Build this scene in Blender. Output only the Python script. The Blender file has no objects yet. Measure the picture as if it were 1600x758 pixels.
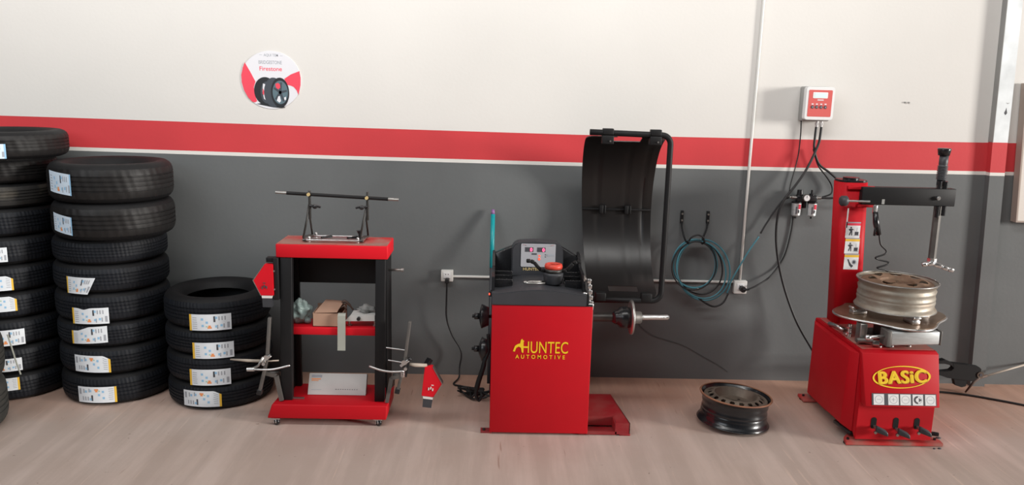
import bpy, bmesh, math, random
from mathutils import Vector, Matrix
random.seed(7)
S = bpy.context.scene
COL = S.collection
R_ = math.radians

# ------------------------------------------------------------------ camera
F_PX, CAM_H = 1250.0, 1.85
p, y, r = R_(11.0), R_(1.2), R_(1.45)
fw = Vector((math.sin(y)*math.cos(p), math.cos(y)*math.cos(p), -math.sin(p)))
r0 = Vector((math.cos(y), -math.sin(y), 0)); u0 = r0.cross(fw)
rt = r0*math.cos(r) + u0*math.sin(r); up = rt.cross(fw)
cam_d = bpy.data.cameras.new('camera'); cam = bpy.data.objects.new('camera', cam_d); COL.objects.link(cam)
cam_d.sensor_width = 36.0; cam_d.lens = F_PX*36.0/1600.0; cam_d.clip_start = 0.05
M3 = Matrix((rt, up, -fw)).transposed()
cam.matrix_world = Matrix.Translation((0, 0, CAM_H)) @ M3.to_4x4()
S.camera = cam
# ------------------------------------------------------------------ light, exposure
S.view_settings.view_transform = 'Standard'; S.view_settings.look = 'None'
S.view_settings.exposure = -0.05; S.view_settings.gamma = 1.0; S.view_settings.use_curve_mapping = False
w = bpy.data.worlds.new('world'); S.world = w; w.use_nodes = True
bg = w.node_tree.nodes['Background']; bg.inputs[0].default_value = (0.86, 0.93, 1.0, 1); bg.inputs[1].default_value = 0.03

def area(name, loc, target, sx, sy, power, color):
    l = bpy.data.lights.new(name, 'AREA'); l.shape = 'RECTANGLE'; l.size = sx; l.size_y = sy; l.energy = power; l.color = color
    o = bpy.data.objects.new(name, l); COL.objects.link(o); o.location = loc
    o.rotation_euler = (Vector(target)-Vector(loc)).to_track_quat('-Z', 'Y').to_euler()
    return o
area('side_doorway_daylight', (17.0, -1.8, 3.3), (0.0, 4.5, 0.6), 3.0, 3.0, 3500, (1.0, 0.955, 0.90))
area('front_doorway_daylight', (-3.4, 0.2, 3.0), (-0.6, 4.0, 0.4), 3.0, 1.6, 55, (0.88, 0.94, 1.0))
area('overhead_floor_fill', (-0.4, 2.0, 4.4), (-0.4, 2.9, 0.0), 7.0, 1.0, 85, (1.0, 0.98, 0.95))  # unseen overhead fill, added to brighten the foreground floor
area('roof_skylight_daylight', (-0.8, 2.1, 4.3), (-0.8, 4.96, 4.9), 8.0, 0.9, 235, (1.0, 0.985, 0.965))

# ------------------------------------------------------------------ materials
MAT = {}
def mat(name, col, rough=0.5, metal=0.0, noise=0.0, nscale=6.0, col2=None, bump=0.0, bscale=40.0, emit=None, coat=0.0, alpha=None, spec=None, contrast=(0.35, 0.7), stretch=None):
    m = bpy.data.materials.new(name); m.use_nodes = True; nt = m.node_tree; b = nt.nodes['Principled BSDF']
    b.inputs['Base Color'].default_value = (*col, 1); b.inputs['Roughness'].default_value = rough; b.inputs['Metallic'].default_value = metal
    if coat: b.inputs['Coat Weight'].default_value = coat; b.inputs['Coat Roughness'].default_value = 0.12
    if spec is not None: b.inputs['Specular IOR Level'].default_value = spec
    if emit: b.inputs['Emission Color'].default_value = (*emit[0], 1); b.inputs['Emission Strength'].default_value = emit[1]
    if alpha is not None: b.inputs['Alpha'].default_value = alpha
    tc = nt.nodes.new('ShaderNodeTexCoord'); src = tc.outputs['Object']
    if stretch:
        mp = nt.nodes.new('ShaderNodeMapping'); mp.inputs['Scale'].default_value = stretch
        nt.links.new(src, mp.inputs['Vector']); src = mp.outputs['Vector']
    if noise or col2:
        n = nt.nodes.new('ShaderNodeTexNoise'); n.inputs['Scale'].default_value = nscale; n.inputs['Detail'].default_value = 6
        nt.links.new(src, n.inputs['Vector'])
        cr = nt.nodes.new('ShaderNodeMapRange'); cr.inputs['From Min'].default_value = contrast[0]; cr.inputs['From Max'].default_value = contrast[1]
        nt.links.new(n.outputs['Fac'], cr.inputs['Value'])
        mx = nt.nodes.new('ShaderNodeMix'); mx.data_type = 'RGBA'
        c2 = col2 or tuple(c*(1-noise) for c in col)
        mx.inputs['A'].default_value = (*col, 1); mx.inputs['B'].default_value = (*c2, 1)
        nt.links.new(cr.outputs['Result'], mx.inputs['Factor']); nt.links.new(mx.outputs['Result'], b.inputs['Base Color'])
        r2 = nt.nodes.new('ShaderNodeMapRange'); r2.inputs['To Min'].default_value = rough; r2.inputs['To Max'].default_value = min(1, rough+0.18)
        nt.links.new(n.outputs['Fac'], r2.inputs['Value']); nt.links.new(r2.outputs['Result'], b.inputs['Roughness'])
    if bump:
        n2 = nt.nodes.new('ShaderNodeTexNoise'); n2.inputs['Scale'].default_value = bscale; n2.inputs['Detail'].default_value = 8
        nt.links.new(tc.outputs['Object'], n2.inputs['Vector'])
        bp = nt.nodes.new('ShaderNodeBump'); bp.inputs['Strength'].default_value = bump; bp.inputs['Distance'].default_value = 0.01
        nt.links.new(n2.outputs['Fac'], bp.inputs['Height']); nt.links.new(bp.outputs['Normal'], b.inputs['Normal'])
    MAT[name] = m
    return m
mat('wall_white', (0.69, 0.67, 0.64), 0.7, noise=0.05, nscale=1.3, bump=0.05, bscale=55)
mat('wall_red', (0.60, 0.042, 0.050), 0.55, noise=0.12, nscale=2.0, bump=0.05, bscale=55)
mat('wall_line', (0.74, 0.72, 0.68), 0.7, noise=0.05)
mat('wall_grey', (0.128, 0.136, 0.138), 0.6, noise=0.14, nscale=1.7, bump=0.06, bscale=45)
mat('red_paint', (0.52, 0.004, 0.012), 0.45, noise=0.10, nscale=3, spec=0.25)
mat('red_dusty', (0.50, 0.030, 0.030), 0.5, col2=(0.34, 0.17, 0.14), nscale=6, contrast=(0.38, 0.62), spec=0.3)
mat('red_bright', (0.68, 0.007, 0.018), 0.45, noise=0.06, nscale=4, spec=0.25)
mat('red_floor_plate', (0.27, 0.010, 0.016), 0.45, col2=(0.26, 0.06, 0.055), nscale=9, contrast=(0.4, 0.8))
mat('black_paint', (0.009, 0.009, 0.010), 0.45, noise=0.2, nscale=5, spec=0.3)
mat('black_plastic', (0.014, 0.014, 0.016), 0.18, noise=0.2, nscale=8)
mat('grey_plastic', (0.045, 0.047, 0.054), 0.38, noise=0.15, nscale=8)
mat('hood_plastic', (0.012, 0.0105, 0.0105), 0.27, noise=0.2, nscale=4, bump=0.05, bscale=6)
mat('rubber', (0.006, 0.0065, 0.008), 0.65, noise=0.35, nscale=10, bump=0.10, bscale=90)
mat('rubber_side', (0.008, 0.008, 0.009), 0.55, noise=0.3, nscale=12, spec=0.3)
mat('rubber_dusty', (0.035, 0.034, 0.030), 0.7, col2=(0.020, 0.021, 0.02), nscale=9, bump=0.10, bscale=70)
mat('rubber_muddy', (0.020, 0.019, 0.018), 0.65, col2=(0.10, 0.088, 0.07), nscale=7, contrast=(0.50, 0.66))
mat('cable_black', (0.012, 0.012, 0.013), 0.5)
mat('chrome', (0.74, 0.74, 0.74), 0.22, 1.0, noise=0.10, nscale=8)
mat('steel', (0.50, 0.49, 0.47), 0.32, 1.0, noise=0.3, nscale=14)
mat('dark_steel', (0.085, 0.082, 0.078), 0.38, 0.8, noise=0.35, nscale=14)
mat('grey_steel', (0.17, 0.16, 0.15), 0.42, 0.5, noise=0.3, nscale=12)
mat('brushed_plate', (0.50, 0.40, 0.32), 0.30, 0.85, col2=(0.30, 0.19, 0.12), nscale=5)
mat('aluminium', (0.66, 0.69, 0.70), 0.38, 0.75, col2=(0.52, 0.54, 0.54), nscale=16, stretch=(1, 6, 6))
mat('rim_side', (0.36, 0.33, 0.28), 0.42, 0.5, col2=(0.23, 0.17, 0.12), nscale=9, contrast=(0.42, 0.78), stretch=(1, 1, 3), bump=0.1)
mat('rim_face', (0.27, 0.17, 0.11), 0.6, 0.3, col2=(0.12, 0.07, 0.045), nscale=10, bump=0.2)
mat('rim_lip', (0.42, 0.41, 0.39), 0.3, 0.8, noise=0.4, nscale=12)
mat('rim_black', (0.013, 0.014, 0.017), 0.2, 0.2, noise=0.3, nscale=7, coat=0.4)
mat('rim_rusty', (0.36, 0.17, 0.095), 0.6, 0.1, col2=(0.16, 0.065, 0.04), nscale=8, bump=0.1)
mat('rim_disc', (0.20, 0.16, 0.125), 0.5, 0.4, col2=(0.07, 0.05, 0.04), nscale=9, contrast=(0.4, 0.7))
mat('white_plastic', (0.72, 0.71, 0.68), 0.4)
mat('box_white', (0.80, 0.80, 0.80), 0.35)
mat('box_grey', (0.33, 0.33, 0.32), 0.5)
mat('panel_red', (0.66, 0.13, 0.12), 0.4)
mat('lcd', (0.62, 0.90, 0.84), 0.3, emit=((0.55, 1.0, 0.88), 0.25))
mat('paper', (0.78, 0.82, 0.86), 0.6, noise=0.05, nscale=20)
mat('paper_blue', (0.66, 0.78, 0.90), 0.6, noise=0.08, nscale=20)
mat('ink_black', (0.06, 0.06, 0.07), 0.6)
mat('ink_grey', (0.36, 0.38, 0.42), 0.6)
mat('ink_blue', (0.30, 0.55, 0.78), 0.6)
mat('ink_orange', (0.85, 0.32, 0.12), 0.6)
mat('ink_green', (0.35, 0.6, 0.4), 0.6)
mat('ink_yellow', (0.86, 0.52, 0.05), 0.6)
mat('logo_yellow', (0.88, 0.58, 0.015), 0.5)
mat('logo_shade', (0.50, 0.25, 0.01), 0.5)
mat('gold', (0.55, 0.42, 0.20), 0.5)
mat('sign_white', (0.74, 0.74, 0.78), 0.5)
mat('sign_red', (0.80, 0.06, 0.10), 0.5)
mat('sign_dark', (0.012, 0.014, 0.018), 0.5)
mat('sign_grey', (0.05, 0.06, 0.075), 0.5)
mat('sign_wheel', (0.10, 0.16, 0.19), 0.5)
mat('display_face', (0.42, 0.42, 0.45), 0.4)
mat('led', (0.9, 0.05, 0.12), 0.4, emit=((1.0, 0.10, 0.22), 2.2))
mat('led_red', (0.9, 0.05, 0.03), 0.4, emit=((1.0, 0.10, 0.05), 1.5))
mat('cyan_hose', (0.055, 0.20, 0.25), 0.4)
mat('teal', (0.004, 0.30, 0.33), 0.4)
mat('purple', (0.26, 0.12, 0.30), 0.5)
mat('cardboard', (0.44, 0.27, 0.19), 0.8, noise=0.12, nscale=12)
mat('carton_white', (0.58, 0.57, 0.55), 0.6, noise=0.08)
mat('knob_red', (0.66, 0.06, 0.035), 0.45)
mat('bag', (0.38, 0.50, 0.48), 0.16, alpha=0.62, noise=0.3, nscale=14)
mat('tape', (0.40, 0.41, 0.36), 0.35, alpha=0.9)
mat('galvanised', (0.80, 0.84, 0.86), 0.4, 0.1, noise=0.25, nscale=7)
mat('post_grey', (0.30, 0.30, 0.29), 0.5, noise=0.1)
mat('beige_board', (0.70, 0.65, 0.60), 0.6)
mat('brown_edge', (0.36, 0.29, 0.25), 0.6)
mat('dark_wood', (0.10, 0.06, 0.045), 0.5)
mat('light_wood', (0.42, 0.36, 0.30), 0.5)

# tyre tread material: fine cross sipes from the angle around the wheel axis
def tread_mat(name, base, n_sipes, rough):
    m = mat(name, base, rough, noise=0.35, nscale=10, spec=0.32)
    nt = m.node_tree; b = nt.nodes['Principled BSDF']
    tc = nt.nodes.new('ShaderNodeTexCoord'); sp = nt.nodes.new('ShaderNodeSeparateXYZ'); nt.links.new(tc.outputs['Object'], sp.inputs[0])
    at = nt.nodes.new('ShaderNodeMath'); at.operation = 'ARCTAN2'; nt.links.new(sp.outputs['Y'], at.inputs[0]); nt.links.new(sp.outputs['X'], at.inputs[1])
    mu = nt.nodes.new('ShaderNodeMath'); mu.operation = 'MULTIPLY_ADD'; mu.inputs[1].default_value = n_sipes
    zz = nt.nodes.new('ShaderNodeMath'); zz.operation = 'MULTIPLY'; zz.inputs[1].default_value = 38.0; nt.links.new(sp.outputs['Z'], zz.inputs[0])
    nt.links.new(at.outputs[0], mu.inputs[0]); nt.links.new(zz.outputs[0], mu.inputs[2])
    sn = nt.nodes.new('ShaderNodeMath'); sn.operation = 'SINE'; nt.links.new(mu.outputs[0], sn.inputs[0])
    bp = nt.nodes.new('ShaderNodeBump'); bp.inputs['Strength'].default_value = 0.22; bp.inputs['Distance'].default_value = 0.003
    nt.links.new(sn.outputs[0], bp.inputs['Height']); nt.links.new(bp.outputs['Normal'], b.inputs['Normal'])
    return m
tread_mat('tread', (0.0085, 0.0105, 0.015), 90, 0.5)
tread_mat('tread_brown', (0.013, 0.012, 0.012), 40, 0.42)

# floor: worn pinkish concrete
def floor_mat():
    m = bpy.data.materials.new('concrete_floor'); m.use_nodes = True; nt = m.node_tree; b = nt.nodes['Principled BSDF']
    tc = nt.nodes.new('ShaderNodeTexCoord')
    def noise(scale, det, stretch=None, rough=0.6):
        n = nt.nodes.new('ShaderNodeTexNoise'); n.inputs['Scale'].default_value = scale; n.inputs['Detail'].default_value = det; n.inputs['Roughness'].default_value = rough
        if stretch:
            mp = nt.nodes.new('ShaderNodeMapping'); mp.inputs['Scale'].default_value = stretch; mp.inputs['Rotation'].default_value = (0, 0, R_(-24))
            nt.links.new(tc.outputs['Object'], mp.inputs[0]); nt.links.new(mp.outputs[0], n.inputs['Vector'])
        else: nt.links.new(tc.outputs['Object'], n.inputs['Vector'])
        return n
    def ramp(n, a, bb, ca, cb):
        cr = nt.nodes.new('ShaderNodeValToRGB'); cr.color_ramp.elements[0].position = a; cr.color_ramp.elements[1].position = bb
        cr.color_ramp.elements[0].color = (*ca, 1); cr.color_ramp.elements[1].color = (*cb, 1); nt.links.new(n.outputs['Fac'], cr.inputs[0]); return cr
    def mul(a, c, f=1.0, mode='MULTIPLY'):
        mx = nt.nodes.new('ShaderNodeMix'); mx.data_type = 'RGBA'; mx.blend_type = mode; mx.inputs['Factor'].default_value = f
        nt.links.new(a, mx.inputs['A']); nt.links.new(c, mx.inputs['B']); return mx.outputs['Result']
    base = ramp(noise(1.4, 8), 0.3, 0.7, (0.50, 0.39, 0.335), (0.57, 0.465, 0.415)).outputs[0]
    st = ramp(noise(3.0, 6, (2.6, 0.22, 1)), 0.44, 0.64, (0.90, 0.89, 0.88), (1.07, 1.07, 1.07)).outputs[0]
    c = mul(base, st)
    scr = ramp(noise(9.0, 3, (3.2, 0.12, 1)), 0.64, 0.69, (1, 1, 1), (1.16, 1.15, 1.13)).outputs[0]
    c = mul(c, scr)
    dk = ramp(noise(7.0, 3, (2.4, 0.16, 1)), 0.29, 0.32, (0.74, 0.66, 0.62), (1, 1, 1)).outputs[0]
    c = mul(c, dk)
    sp = ramp(noise(26.0, 2), 0.255, 0.28, (0.58, 0.54, 0.51), (1, 1, 1)).outputs[0]
    c = mul(c, sp, 0.8)
    # reddish tint, stronger towards the back wall, with an uneven border
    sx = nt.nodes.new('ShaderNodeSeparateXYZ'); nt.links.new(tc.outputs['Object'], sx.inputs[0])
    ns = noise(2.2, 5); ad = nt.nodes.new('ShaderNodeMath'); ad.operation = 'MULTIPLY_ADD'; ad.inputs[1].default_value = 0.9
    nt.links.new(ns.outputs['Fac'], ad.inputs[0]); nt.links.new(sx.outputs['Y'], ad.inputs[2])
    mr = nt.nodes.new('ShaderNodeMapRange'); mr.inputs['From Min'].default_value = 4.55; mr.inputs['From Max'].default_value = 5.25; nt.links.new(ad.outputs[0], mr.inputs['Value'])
    tint = nt.nodes.new('ShaderNodeMix'); tint.data_type = 'RGBA'; tint.blend_type = 'MULTIPLY'; tint.inputs['B'].default_value = (1.04, 0.78, 0.66, 1)
    nt.links.new(mr.outputs['Result'], tint.inputs['Factor']); nt.links.new(c, tint.inputs['A']); c = tint.outputs['Result']
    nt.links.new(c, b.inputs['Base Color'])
    b.inputs['Roughness'].default_value = 0.55
    n3 = noise(35, 8); bp = nt.nodes.new('ShaderNodeBump'); bp.inputs['Strength'].default_value = 0.15; bp.inputs['Distance'].default_value = 0.005
    nt.links.new(n3.outputs['Fac'], bp.inputs['Height']); nt.links.new(bp.outputs['Normal'], b.inputs['Normal'])
    MAT['floor'] = m
floor_mat()

# ------------------------------------------------------------------ helpers
def thing(name, label, cat, loc=(0, 0, 0), group=None):
    o = bpy.data.objects.new(name, None); COL.objects.link(o); o.location = loc; o.empty_display_size = 0.1
    o['label'] = label; o['category'] = cat
    if group: o['group'] = group
    return o
def wloc(o):
    v = Vector((0, 0, 0))
    while o: v += o.location; o = o.parent
    return v
class MB:
    """collects shapes given in world coordinates; build() links them as one mesh object"""
    def __init__(s): s.bm = bmesh.new()
    def _mark(s, before, mi, smooth):
        for f in s.bm.faces:
            if f.index == -1 or f not in before:
                f.material_index = mi; f.smooth = smooth
    def _new(s, fn, mi, smooth):
        old = set(s.bm.faces); fn(); 
        for f in s.bm.faces:
            if f not in old: f.material_index = mi; f.smooth = smooth
    def hexa(s, v8, bev=0.0, mi=0, seg=2):
        t = bmesh.new(); vs = [t.verts.new(v) for v in v8]
        for q in ((3, 2, 1, 0), (4, 5, 6, 7), (0, 1, 5, 4), (1, 2, 6, 5), (2, 3, 7, 6), (3, 0, 4, 7)): t.faces.new([vs[i] for i in q])
        if bev: bmesh.ops.bevel(t, geom=list(t.edges), offset=bev, segments=seg, affect='EDGES', profile=0.5)
        s._merge(t, mi, bool(bev)); return s
    def _merge(s, t, mi, smooth=False):
        bmesh.ops.recalc_face_normals(t, faces=list(t.faces))
        mp = {v: s.bm.verts.new(v.co) for v in t.verts}
        for f in t.faces:
            try: nf = s.bm.faces.new([mp[v] for v in f.verts])
            except ValueError: continue
            nf.material_index = mi; nf.smooth = smooth
        t.free()
    def box(s, a, b, bev=0.0, mi=0, M=None):
        (x0, y0, z0), (x1, y1, z1) = a, b
        v = [(x0, y0, z0), (x1, y0, z0), (x1, y1, z0), (x0, y1, z0), (x0, y0, z1), (x1, y0, z1), (x1, y1, z1), (x0, y1, z1)]
        if M: v = [M @ Vector(q) for q in v]
        return s.hexa(v, bev, mi)
    def beam(s, a, b, w, h, bev=0.0, mi=0, upv=(0, 0, 1)):
        a, b = Vector(a), Vector(b); d = (b-a).normalized(); sd = d.cross(Vector(upv))
        if sd.length < 1e-4: sd = d.cross(Vector((1, 0, 0)))
        sd.normalize(); u = sd.cross(d)
        q = []
        for pnt in (a, b):
            for i, j in ((-1, -1), (1, -1), (1, 1), (-1, 1)): q.append(pnt + sd*(i*w/2) + u*(j*h/2))
        return s.hexa(q, bev, mi)
    def tube(s, pts, rad, n=10, mi=0, closed=False, smooth_path=0):
        P = [Vector(q) for q in pts]
        if smooth_path:
            P = catmull(P, smooth_path, closed)
        rads = rad if isinstance(rad, (list, tuple)) else [rad]*len(P)
        if len(rads) != len(P): rads = [rads[min(len(rads)-1, int(i*len(rads)/len(P)))] for i in range(len(P))]
        t = bmesh.new(); rings = []; N = len(P); prev = None
        for i, c in enumerate(P):
            if closed: d = P[(i+1) % N]-P[i-1]
            else: d = P[min(i+1, N-1)]-P[max(i-1, 0)]
            if d.length < 1e-9: d = Vector((0, 0, 1))
            d.normalize()
            if prev is None:
                a = d.cross(Vector((0, 0, 1)))
                if a.length < 1e-3: a = d.cross(Vector((1, 0, 0)))
            else: a = prev - d*prev.dot(d)
            a.normalize(); prev = a; bb = d.cross(a)
            rings.append([t.verts.new(c + (a*math.cos(k*math.tau/n) + bb*math.sin(k*math.tau/n))*rads[i]) for k in range(n)])
        for i in range(N if closed else N-1):
            A, B = rings[i], rings[(i+1) % N]
            for k in range(n): t.faces.new((A[k], A[(k+1) % n], B[(k+1) % n], B[k]))
        if not closed: t.faces.new(rings[0][::-1]); t.faces.new(rings[-1])
        s._merge(t, mi, n > 6); return s
    def cyl(s, a, b, rad, rad2=None, n=24, mi=0):
        t = MB.__new__(MB); a, b = Vector(a), Vector(b); d = (b-a).normalized(); sd = d.cross(Vector((0, 0, 1)))
        if sd.length < 1e-4: sd = Vector((1, 0, 0))
        sd.normalize(); u = sd.cross(d); rad2 = rad if rad2 is None else rad2
        tb = bmesh.new(); R = []
        for c, q in ((a, rad), (b, rad2)): R.append([tb.verts.new(c + (sd*math.cos(k*math.tau/n)+u*math.sin(k*math.tau/n))*q) for k in range(n)])
        side = [tb.faces.new((R[0][k], R[0][(k+1) % n], R[1][(k+1) % n], R[1][k])) for k in range(n)]
        caps = [tb.faces.new(R[0][::-1]), tb.faces.new(R[1])]
        bmesh.ops.recalc_face_normals(tb, faces=list(tb.faces))
        mp = {v: s.bm.verts.new(v.co) for v in tb.verts}
        for f in tb.faces:
            nf = s.bm.faces.new([mp[v] for v in f.verts]); nf.material_index = mi; nf.smooth = f in side and n > 8
        for f in s.bm.faces: pass
        for ring in R:
            for k in range(n):
                e = s.bm.edges.get((mp[ring[k]], mp[ring[(k+1) % n]]))
                if e: e.smooth = False
        tb.free(); return s
    def lathe(s, prof, M=None, n=64, mi=0, closed=False, smooth=True, a0=0.0, a1=math.tau, sharp=()):
        """prof: (radius, height) pairs turned about local Z"""
        M = M or Matrix.Identity(4); t = bmesh.new(); full = abs(a1-a0-math.tau) < 1e-6; cnt = n if full else n+1; rings = []
        for (q, z) in prof:
            if q < 1e-6: v = t.verts.new(M @ Vector((0, 0, z))); rings.append([v]*cnt)
            else: rings.append([t.verts.new(M @ Vector((q*math.cos(a0+(a1-a0)*k/n), q*math.sin(a0+(a1-a0)*k/n), z))) for k in range(cnt)])
        m = len(prof)
        for i in range(m if closed else m-1):
            A, B = rings[i], rings[(i+1) % m]
            for k in range(n if full else n):
                k2 = (k+1) % cnt
                vs = []
                for v in (A[k], A[k2], B[k2], B[k]):
                    if v not in vs: vs.append(v)
                if len(vs) > 2: t.faces.new(vs)
        s._merge(t, mi, smooth); return s
    def prism(s, poly, axis, lo, hi, mi=0, bev=0.0, M=None):
        """poly: 2D points in the plane across axis ('x': (y,z), 'y': (x,z), 'z': (x,y)), from lo to hi"""
        def P(u, v, q): return {'x': (q, u, v), 'y': (u, q, v), 'z': (u, v, q)}[axis]
        t = bmesh.new(); A = [t.verts.new(P(u, v, lo)) for u, v in poly]; B = [t.verts.new(P(u, v, hi)) for u, v in poly]; n = len(poly)
        t.faces.new(A); t.faces.new(B[::-1])
        for k in range(n): t.faces.new((A[k], A[(k+1) % n], B[(k+1) % n], B[k]))
        bmesh.ops.recalc_face_normals(t, faces=list(t.faces))
        if bev: bmesh.ops.bevel(t, geom=list(t.edges), offset=bev, segments=2, affect='EDGES')
        if M:
            for v in t.verts: v.co = M @ v.co
        s._merge(t, mi, False); return s
    def quad(s, vs, mi=0, smooth=False):
        f = s.bm.faces.new([s.bm.verts.new(v) for v in vs]); f.material_index = mi; f.smooth = smooth; return s
    def sphere(s, c, rx, ry=None, rz=None, n=20, mi=0, M=None):
        ry = ry or rx; rz = rz or rx; t = bmesh.new(); bmesh.ops.create_uvsphere(t, u_segments=n, v_segments=n//2, radius=1)
        for v in t.verts:
            q = Vector((v.co.x*rx, v.co.y*ry, v.co.z*rz)); v.co = (M @ q if M else q) + Vector(c)
        s._merge(t, mi, True); return s
    def build(s, name, mats, parent=None, label=None, world=True, loc=None, sharp=35):
        me = bpy.data.meshes.new(name)
        off = wloc(parent) if (world and parent) else Vector(loc or (0, 0, 0))
        if world and (parent or loc):
            for v in s.bm.verts: v.co -= off
        for e in s.bm.edges:
            if len(e.link_faces) == 2 and e.calc_face_angle(0) > R_(sharp): e.smooth = False
        s.bm.to_mesh(me); s.bm.free()
        for m in (mats if isinstance(mats, (list, tuple)) else [mats]): me.materials.append(MAT[m])
        o = bpy.data.objects.new(name, me); COL.objects.link(o)
        if parent: o.parent = parent
        elif loc: o.location = loc
        if label: o['label'] = label
        return o
def catmull(P, k, closed=False):
    out = []; N = len(P)
    for i in range(N if closed else N-1):
        if closed: a, b, c, d = P[i-1], P[i], P[(i+1) % N], P[(i+2) % N]
        else: a, b, c, d = P[max(i-1, 0)], P[i], P[i+1], P[min(i+2, N-1)]
        for j in range(k):
            t = j/k
            out.append(0.5*((2*b)+(c-a)*t+(2*a-5*b+4*c-d)*t*t+(3*b-a-3*c+d)*t**3))
    if not closed: out.append(P[-1])
    return out
def tagm(o, label, cat, group=None):
    o['label'] = label; o['category'] = cat
    if group: o['group'] = group
    return o
def structure(o): o['kind'] = 'structure'; return o
def text_mesh(txt, size, ext=0.0008, off=0.0, sx=1.0, space=1.0, align='CENTER'):
    c = bpy.data.curves.new('lettering', 'FONT'); c.body = txt; c.size = size; c.extrude = ext; c.offset = off; c.align_x = align; c.space_character = space
    o = bpy.data.objects.new('lettering', c); COL.objects.link(o)
    bpy.context.view_layer.update()
    me = bpy.data.meshes.new_from_object(o.evaluated_get(bpy.context.evaluated_depsgraph_get()))
    bpy.data.objects.remove(o); bpy.data.curves.remove(c)
    for v in me.vertices: v.co.x *= sx
    return me
def add_text(mb, txt, M, size, ext=0.0008, off=0.0, sx=1.0, space=1.0, mi=0, align='CENTER'):
    me = text_mesh(txt, size, ext, off, sx, space, align); t = bmesh.new(); t.from_mesh(me)
    for v in t.verts: v.co = M @ v.co
    mp = {v: mb.bm.verts.new(v.co) for v in t.verts}
    for f in t.faces:
        try: nf = mb.bm.faces.new([mp[v] for v in f.verts]); nf.material_index = mi
        except ValueError: pass
    t.free(); bpy.data.meshes.remove(me)
def face_frame(o, xdir, zdir):
    """matrix whose local x,y lie on a surface (x along xdir, y along zdir) and local z sticks out"""
    X = Vector(xdir).normalized(); Yv = Vector(zdir).normalized(); Z = X.cross(Yv)
    M = Matrix((X, Yv, Z)).transposed().to_4x4(); M.translation = Vector(o); return M
FRONT = lambda x, y, z: face_frame((x, y, z), (1, 0, 0), (0, 0, 1))   # a surface facing the viewer (-Y)
def flat(mb, poly, M, h0=0.0, h1=0.001, mi=0):
    t = bmesh.new(); A = [t.verts.new(M @ Vector((u, v, h0))) for u, v in poly]; B = [t.verts.new(M @ Vector((u, v, h1))) for u, v in poly]; n = len(poly)
    t.faces.new(A[::-1]); t.faces.new(B)
    for k in range(n): t.faces.new((A[k], A[(k+1) % n], B[(k+1) % n], B[k]))
    mb._merge(t, mi, False)
def rect(u0, v0, u1, v1): return [(u0, v0), (u1, v0), (u1, v1), (u0, v1)]
def ell(cx, cy, rx, ry, n=40, rot=0.0):
    return [(cx+rx*math.cos(a)*math.cos(rot)-ry*math.sin(a)*math.sin(rot), cy+rx*math.cos(a)*math.sin(rot)+ry*math.sin(a)*math.cos(rot)) for a in (k*math.tau/n for k in range(n))]
def rrect(u0, v0, u1, v1, q, n=5):
    out = []
    for cx, cy, a in ((u1-q, v1-q, 0), (u0+q, v1-q, 90), (u0+q, v0+q, 180), (u1-q, v0+q, 270)):
        for k in range(n+1): out.append((cx+q*math.cos(R_(a+90*k/n)), cy+q*math.sin(R_(a+90*k/n))))
    return out

# ------------------------------------------------------------------ structure
WY = 4.96
def build_wall():
    line = [(-6.0, 1.425), (-2.6, 1.412), (-1.0, 1.397), (0.5, 1.389), (1.8, 1.389), (3.3, 1.394), (6.5, 1.40)]
    redt = [(-6.0, 1.62), (-2.6, 1.600), (-1.0, 1.582), (0.5, 1.571), (1.8, 1.575), (3.3, 1.585), (6.5, 1.60)]
    mb = MB()
    def at(L, x):
        for (a, b), (c, d) in zip(L, L[1:]):
            if a <= x <= c: return b+(d-b)*(x-a)/(c-a)
    xs = sorted({x for x, _ in line} | {-6+0.25*k for k in range(51)})
    xs = [x for x in xs if x <= 6.5]
    rows = [lambda x: 0.0, lambda x: at(line, x)-0.011, lambda x: at(line, x)+0.011, lambda x: at(redt, x), lambda x: 4.2]
    for i in range(4):
        for a, b in zip(xs, xs[1:]):
            mb.quad([(a, WY, rows[i](a)), (b, WY, rows[i](b)), (b, WY, rows[i+1](b)), (a, WY, rows[i+1](a))], mi=i)
    mb.box((-6, WY+0.001, 0), (6.5, WY+0.15, 4.2), mi=3)
    bmesh.ops.remove_doubles(mb.bm, verts=list(mb.bm.verts), dist=1e-5)
    structure(mb.build('wall_back', ['wall_grey', 'wall_line', 'wall_red', 'wall_white'], sharp=180))
build_wall()
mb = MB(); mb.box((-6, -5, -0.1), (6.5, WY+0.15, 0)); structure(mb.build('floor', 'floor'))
# steel upright against the wall at the right, leaning a touch, painted with the wall's bands
mb = MB()
def post_x(z): return 3.128-0.047*(z-0.0)+0.012*max(0, z-1.6)
for z0, z1, mi in ((0, 1.382, 0), (1.382, 1.402, 1), (1.402, 1.588, 2), (1.588, 4.2, 3)):
    a, b = post_x(z0), post_x(z1)
    wdt = 0.094
    mb.hexa([(a, 4.915, z0), (a+wdt, 4.915, z0), (a+wdt, WY-0.001, z0), (a, WY-0.001, z0), (b, 4.915, z1), (b+wdt, 4.915, z1), (b+wdt, WY-0.001, z1), (b, WY-0.001, z1)], mi=mi)
mb.hexa([(post_x(1.59)-0.003, 4.91, 1.59), (post_x(1.59), 4.91, 1.59), (post_x(1.59), WY-.001, 1.59), (post_x(1.59)-0.003, WY-.001, 1.59),
         (post_x(4.2)-0.003, 4.91, 4.2), (post_x(4.2), 4.91, 4.2), (post_x(4.2), WY-.001, 4.2), (post_x(4.2)-0.003, WY-.001, 4.2)], mi=4)
flat(mb, [(-0.009, 0), (0.0, -0.012), (0.009, 0), (0.003, 0.02), (0.001, 0.032), (-0.002, 0.02)], FRONT(3.108, 4.915, 1.768), 0, 0.001, mi=5)
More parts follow.
